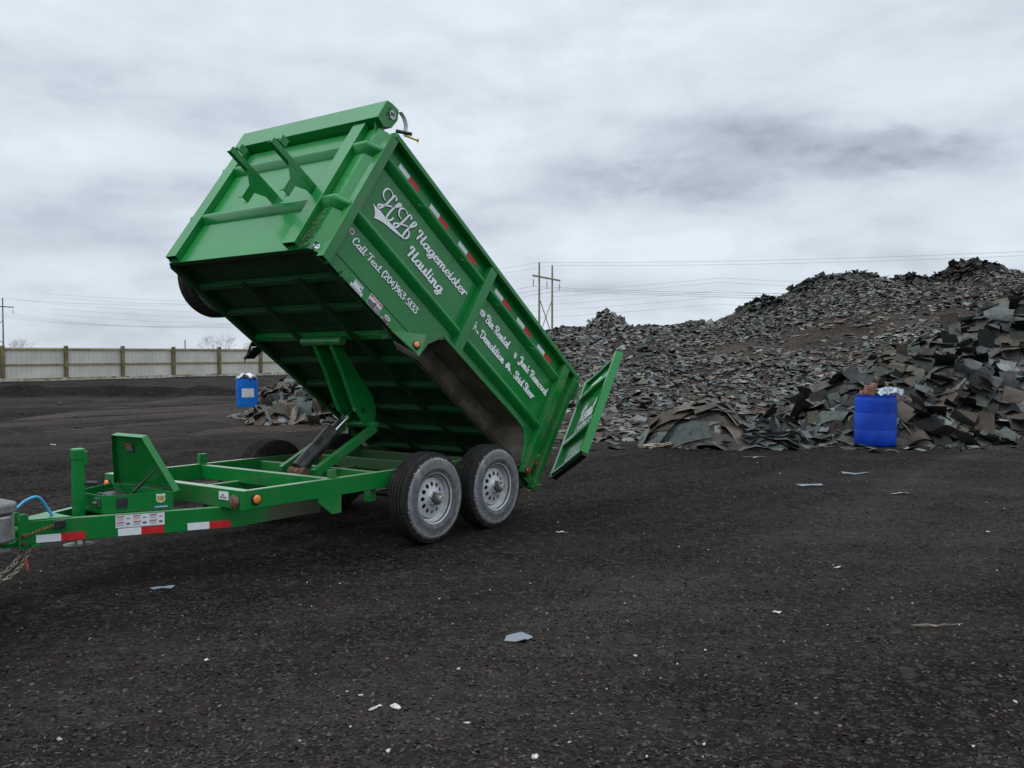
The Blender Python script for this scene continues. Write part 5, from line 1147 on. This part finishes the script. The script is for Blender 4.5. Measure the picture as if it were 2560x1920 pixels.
# fenders (near and far): arch top sheet with rolled lip, lamp plate in front
def fender(s_, yin, yout):
    mb = MB(); FP = ([(2.37, .0), (2.25, .165)] if s_ > 0 else [(2.33, -.12), (2.29, .03), (2.15, .165)]) + [ (.93, .175), (.80, .165), (.745, .13), (.665, .03), (.617, -.14)]
    th = .008
    for (a, b) in zip(FP[:-1], FP[1:]):
        d_ = Vector((b[0] - a[0], 0, b[1] - a[1])).normalized(); nn = Vector((-d_.z, 0, d_.x)); nn = nn if nn.z > 0 else -nn
        mb.add([(a[0], yin, a[1]), (b[0], yin, b[1]), (b[0], yout, b[1]), (a[0], yout, a[1])] + [tuple(Vector((x_, y_, z_)) + nn * th) for x_, y_, z_ in ((a[0], yin, a[1]), (b[0], yin, b[1]), (b[0], yout, b[1]), (a[0], yout, a[1]))],
               [(0, 1, 2, 3), (7, 6, 5, 4), (0, 4, 5, 1), (1, 5, 6, 2), (2, 6, 7, 3), (3, 7, 4, 0)])
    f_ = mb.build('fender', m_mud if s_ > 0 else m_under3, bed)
    lip = MB(); pa = []
    for i, (a, b) in enumerate(FP):
        pa.append(Vector((a, yout, b + .004)))
    for a, b in zip(pa[1:-1], pa[2:]): lip.beam(a, b, .018, .030)
    for a in pa[1:-1]: lip.tube([a + Vector((0, -.009, 0)), a + Vector((0, .009, 0))], .015, 8)
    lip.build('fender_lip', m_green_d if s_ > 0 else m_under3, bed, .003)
    tp = MB(); o_ = yout
    V_ = [(2.571, yin, .0), (2.36, yin, .10), (2.20, yin, .176), (2.41, o_, -.15), (2.441, o_, .043), (2.33, o_, .135), (2.25, o_, .186), (2.378, o_, .005), (2.30, o_, .105), (2.23, o_, .155)]
    F_ = [(0, 3, 4), (0, 4, 1), (1, 4, 5, 2), (2, 5, 6), (3, 7, 4), (4, 7, 8, 5), (5, 8, 9, 6)]
    n_ = len(V_); W_ = [(a - .004, b - (.005 if s_ > 0 else -.005), c - .006) for a, b, c in V_]
    tp.add(V_ + W_, F_ + [tuple(n_ + q for q in f[::-1]) for f in F_] + [(0, 3, n_ + 3, n_)])
    if s_ < 0:
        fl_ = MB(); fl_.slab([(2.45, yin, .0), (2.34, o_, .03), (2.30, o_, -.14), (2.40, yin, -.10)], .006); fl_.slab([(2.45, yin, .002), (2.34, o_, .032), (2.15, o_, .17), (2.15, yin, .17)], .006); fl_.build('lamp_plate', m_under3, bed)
    if s_ > 0:
        fl_ = MB(); fl_.slab([(2.41, o_ - .004, -.153), (2.50, yin, -.06), (2.42, yin, -.09), (2.36, o_ - .05, -.158)], .005); fl_.build('mud_flap', m_mud, bed)
        tp.build('lamp_plate', m_green_m2, bed, fix=False)
fender(1, YB_ - .0, -.012); fender(-1, YF + .0, YF - .17)
# fender inner wall (muddy strip between floor edge and arch)
mb = MB(); mb.prism([(YB_ - .060, -.004), (YB_ - .004, .030), (YB_ + .004, .165), (YB_ - .004, .165), (YB_ - .012, .034), (YB_ - .068, .0)], 0, .62, 2.34); mb.build('inner_fender', m_mud, bed)
b_ = lamp(bed, (2.462, -.050, -.078), 'y', .027)
for o_ in [o for o in C.objects if o.parent is bed and o.name.startswith(('marker_light', 'lens_cover'))]: o_.rotation_euler = (0, 0, R(-22))
o_ = lamp(bed, (.235, YB_ + .073, -.005), 'y', .032, m_red, 'tail_marker')
# tail springs and debris near the hinge
mb = MB(); c0_ = Vector((.10, YB_ + .04, .04)); mb.tube([c0_ + Vector((.012 * math.cos(k * .9) - k * .0006 * 0, .012 * math.sin(k * .9), k * .0026)) for k in range(40)], .004, 5); mb.build('spring', m_black, bed, smooth=60)
MB().tube([(.10, YB_ + .04, .14), (.10, YB_ + .04, .175)], .015, 10).build('spring_cap', m_tr, bed)
mb = MB(); rr_ = random.Random(8)
for k in range(90):
    c_ = Vector((rr_.gauss(.02, .06), YB_ + rr_.uniform(-.02, .09), rr_.gauss(.02, .13)))
    if k % 4: mb.tube([c_, c_ + Vector((rr_.uniform(-1, 1), rr_.uniform(-.3, .5), rr_.uniform(-1.2, .6))) * .03, c_ + Vector((rr_.uniform(-1, 1), rr_.uniform(-.3, .5), rr_.uniform(-1.6, .4))) * .055], .0013, 4)
    else:
        e1 = Vector((rr_.uniform(-1, 1), rr_.uniform(-.5, .8), rr_.uniform(-1, 1))) * .045; e2 = Vector((rr_.uniform(-1, 1), rr_.uniform(-.5, .5), rr_.uniform(-1, .2))) * .03; mb.add([c_, c_ + e1 * .5 + e2, c_ + e1 * 1.4, c_ + e1 * .6 - e2], [(0, 1, 2, 3)])
wad = tag(mb.build('straw_wad', m_straw, bed), kind='stuff')
mb = MB(); rr_ = random.Random(12)
for (ua, ub, yy_, va) in ((BL_ + .004, 0, 0, 0),):
    for k in range(700):
        v_ = abs(rr_.gauss(0, .40)) % 1.3; yq = YB_ - .185 + rr_.random() ** 1.6 * .11; c_ = Vector((BL_ + .002 + rr_.random() * .012, yq, .01 + v_ * .8)); e1 = Vector((rr_.random() * .01, rr_.uniform(-1, 1) * .012, rr_.uniform(-1, 1) * .012)); e2 = Vector((.004, .008, -.006)) * rr_.uniform(.4, 1.4)
        mb.add([c_, c_ + e1, c_ + e1 + e2, c_ + e2], [(0, 1, 2, 3)])
tag(mb.build('dry_dirt_crumbs', m_crumb, bed), kind='stuff')

# tailgate: half-width barn door swung right round on the near rear post
GA = R(49.85); GH = Vector((-.176, -.2270, 0)); gd = Vector((math.cos(GA), math.sin(GA), 0)); gn = Vector((math.sin(GA), -math.cos(GA), 0))   # gn: outer face normal candidate
if gn.x < 0: gn = -gn
GWd, GV0, GV1 = .855, .183, 1.38
def gp3(w, v, o_): q = GH + gd * w + gn * o_; return (q.x, q.y, v)
def gbox(mb, w0, w1, v0, v1, o0_, o1_):
    vs = [gp3(w, v, o_) for w in (w0, w1) for v in (v0, v1) for o_ in (o0_, o1_)]
    mb.add(vs, [(0, 1, 3, 2), (4, 6, 7, 5), (0, 4, 5, 1), (2, 3, 7, 6), (0, 2, 6, 4), (1, 5, 7, 3)])
mb = MB(); gbox(mb, .02, GWd - .02, GV0 + .01, GV1 - .02, -.050, -.044)
gbox(mb, 0, .07, GV0, GV1, -.075, .0); gbox(mb, GWd - .045, GWd, GV0 + .003, GV1 + .015, -.075, .006)
gbox(mb, .071, GWd - .046, GV0 + .0, GV0 + .03, -.072, -.004); gbox(mb, .071, GWd - .046, GV1 - .05, GV1 - .03, -.072, -.008)
gate = mb.build('tailgate', m_green, tr, .004); gate.location = bed.location; gate.rotation_euler = bed.rotation_euler
for v0 in (.50, 1.09):
    mb = MB(); pr_ = [(-.044, v0 + .115), (-.02, v0 + .10), (0., v0 + .07), (.004, v0 + .045), (0, v0 + .015), (-.044, v0 - .01)]
    vs = [gp3(w, v, o_) for w in (.072, GWd - .047) for o_, v in pr_]; nq = len(pr_); mb.add(vs, [tuple(range(nq)), tuple(range(nq, 2 * nq))] + [(i, (i + 1) % nq, nq + (i + 1) % nq, nq + i) for i in range(nq)]); mb.build('gate_rib', m_green, gate, smooth=40)
for v_ in (.26, .66, 1.12):
    mb = MB(); gbox(mb, -.10, .02, v_ - .035, v_ + .035, -.055, -.040); q = GH - gd * .10 + gn * -.04; mb.tube([(q.x, q.y, v_ - .06), (q.x, q.y, v_ + .06)], .020, 12); mb.build('gate_hinge', m_green_d, gate, .002)
mb = MB(); mb.tube([gp3(.03, 1.25, .02), gp3(.06, 1.15, .035), gp3(.11, 1.10, .03), gp3(.12, .98, .02)], .011, 8); mb.build('latch_bar', m_green_d, gate, smooth=50)
mb = MB(); gbox(mb, GWd - .10, GWd - .05, GV1 - .02, GV1 + .03, -.04, .0); mb.build('latch_keeper', m_green_d, gate, .004)
mb = MB(); gbox(mb, -.006, GWd + .004, GV0 - .028, GV0 - .001, -.078, -.02); mb.build('gate_seal', m_black, gate)
mb = MB(); gbox(mb, GWd - .10, GWd - .05, 1.285, 1.335, -.0435, -.042); gbox(mb, .18, .45, 1.225, 1.275, -.0435, -.042); mb.build('reflective_tape', m_tw, gate)
def gside(a, b, h): return gp3(a, b, -.0435 + h)
for tx, a_, b_, v_, c_, k_ in (('Rent A', .20, .80, .745, .20, .20), ('(204)963-5133', .20, .80, .635, .075, .22), ('hhauling.Ca', .24, .80, .245, .09, .22)):
    pn = Pen(gside); write(pn, tx, a_, b_, v_, c_, thick=k_, thin=.1, outline=.015); pn.mb.build('lettering', [m_white, m_dark], gate, fix=False)
# hinge post hardware on the bed
mb = MB(); mb.lathe([(.012, 0), (.034, 0), (.034, .05), (.012, .05)], 16, 1, (-.045, YB_ + .01, 1.335), close=True); mb.box(-.10, -.03, YB_ - .02, YB_ + .05, 1.10, 1.30); mb.build('gate_latch', m_green_d, bed, .003)
chn = MB()
for k in range(9):
    c_ = Vector((-.075 - .004 * k, YB_ + .055 + .01 * (k % 2), 1.27 - .024 * k)); ring = [c_ + Vector((.006 * math.cos(a) * (k % 2), .009 * math.cos(a) * ((k + 1) % 2) + .003, .015 * math.sin(a))) for a in [2 * math.pi * j / 10 for j in range(11)]]; chn.tube(ring, .0032, 5, False)
chn.build('gate_chain', m_green_d, bed, smooth=60)

# spare wheel hung on the far side of the bed
sp = MB(); prof = [(.205, .095), (.26, .115), (.335, .108), (.376, .090), (.388, .06), (.388, .02), (.380, .016), (.380, .008), (.388, .004), (.388, -.06), (.376, -.09), (.335, -.108), (.26, -.115), (.205, -.095)]
sp.lathe(prof, 72, 1, close=True); spo = sp.build('spare_tyre', m_tyre, tr, smooth=40)
bedM = Matrix.Translation(bed.location) @ Matrix.Rotation(-R(BETA), 4, 'Y'); spo.matrix_local = bedM @ Matrix.Translation((3.05, YF - .135, .33))
MB().lathe([(.21, .05), (.20, .02), (.07, .03), (.05, .05), (0, .05)], 32, 1).build('spare_rim', m_rim, spo, smooth=40)
mb = MB(); mb.tube([(3.05, YF, .33), (3.05, YF - .2, .33)], .03, 10); mb.build('spare_mount', m_green_d, bed)

# ------------------------------------------------------------ truck bumper at the left edge
Tm = tr.matrix_basis
tb_ = empty('pickup_truck'); tb_.matrix_world = tr.rotation_quaternion.to_matrix().to_4x4(); tb_.location = tr.location
tag(tb_, 'silver pickup truck rear bumper with grey step pad at the left edge', 'truck')
mb = MB()
def rrect(x0, x1, hw_, rr__=.12, n_=6):
    P = []
    for cx, cy, a0_ in ((x0 + rr__, YC_ + hw_ - rr__, 90), (x0 + rr__, YC_ - hw_ + rr__, 180)):
        for k in range(n_ + 1): a = R(a0_ + 90 * k / n_); P.append((cx + rr__ * math.cos(a), cy + rr__ * math.sin(a)))
    return P + [(x1, YC_ - hw_), (x1, YC_ + hw_)]
mb.prism(rrect(3.695, 3.98, .80), 2, .50, .672); mb.build('bumper', m_silver, tb_, .02, smooth=40)
mb = MB(); mb.prism(rrect(3.685, 3.98, .81), 2, .674, .735); mb.build('step_pad', m_greyp, tb_, .012, smooth=40)
mb = MB(); mb.box(3.40, 3.78, YC_ - .03, YC_ + .03, .30, .345); mb.lathe([(0, .34), (.02, .34), (.02, .37), (.029, .39), (.02, .42), (0, .425)], 16, 2, (3.42, YC_, 0)); mb.build('ball_mount', m_steel, tb_, .003)
m_tp = mat('clean silver paint', (.36, .36, .37), .3, .75, coat=.6); m_glass = mat('dark glass', (.01, .012, .014), .05, coat=1.)
def arch(cx, r=.47, n=10): return [(cx - r * math.cos(math.pi * k / n), .42 + r * math.sin(math.pi * k / n) * 1.0) for k in range(n + 1)]
low = [(4.03, .62)] + [(4.46, .50)] + [(a, max(b, .50)) for a, b in arch(5.05)] + [(5.7, .46), (7.9, .46)] + [(a, max(b, .46)) for a, b in arch(8.65)] + [(9.45, .50), (9.5, .85), (9.42, 1.08), (8.2, 1.22), (8.15, 1.25), (4.03, 1.30)]
for sg in (-1, 1):
    a_, b_ = sorted((YC_ + sg * .93, YC_ + sg * .86)); mb = MB(); mb.prism(low, 1, a_, b_); mb.build('side_panel', m_tp, tb_, .008)
mb = MB(); mb.box(4.08, 6.0, YC_ - .855, YC_ + .855, .72, .78); mb.build('cargo_floor', m_blackp, tb_)
mb = MB(); mb.box(4.03, 4.08, YC_ - .855, YC_ + .855, .62, 1.29); mb.build('truck_tailgate', m_tp, tb_, .008)
mb = MB(); mb.box(8.1, 9.40, YC_ - .855, YC_ + .855, .55, 1.10); mb.build('hood', m_tp, tb_, .06)
mb = MB(); mb.prism([(6.02, .6), (8.1, .6), (8.1, 1.2), (7.6, 1.78), (7.3, 1.85), (6.2, 1.85), (6.05, 1.78), (6.02, 1.25)], 1, YC_ - .80, YC_ + .80); mb.build('cab', m_tp, tb_, .03)
for sg in (-1, 1):
    for P in ([(6.15, 1.30), (6.95, 1.30), (6.95, 1.76), (6.25, 1.76)], [(7.02, 1.30), (7.95, 1.30), (7.55, 1.74), (7.02, 1.76)]):
        y_ = YC_ + sg * .803; mb = MB(); mb.prism(P, 1, min(y_, y_ + sg * .006), max(y_, y_ + sg * .006)); mb.build('window', m_glass, tb_)
    mb = MB(); mb.box(4.012, 4.03, YC_ + sg * .82 - .05, YC_ + sg * .82 + .05, .95, 1.27); mb.build('tail_light', m_red, tb_, .01)
    for x_ in (5.05, 8.65):
        w_ = MB(); w_.lathe([(.2, .10), (.25, .12), (.34, .11), (.375, .09), (.38, 0), (.375, -.09), (.34, -.11), (.25, -.12), (.2, -.10)], 48, 1, (0, 0, 0), close=True); w_ = w_.build('truck_tyre', m_tyre, tb_, smooth=40); w_.location = (x_, YC_ + sg * .80, .385)
        MB().lathe([(.21, .09), (.19, .07), (.17, .04), (.06, .06), (0, .065)], 32, 1).build('truck_rim', m_rim, w_, smooth=40)
        if sg < 0: w_.rotation_euler = (0, 0, math.pi)
mb = MB(); mb.box(6.015, 6.02, YC_ - .6, YC_ + .6, 1.32, 1.72); mb.build('window', m_glass, tb_)
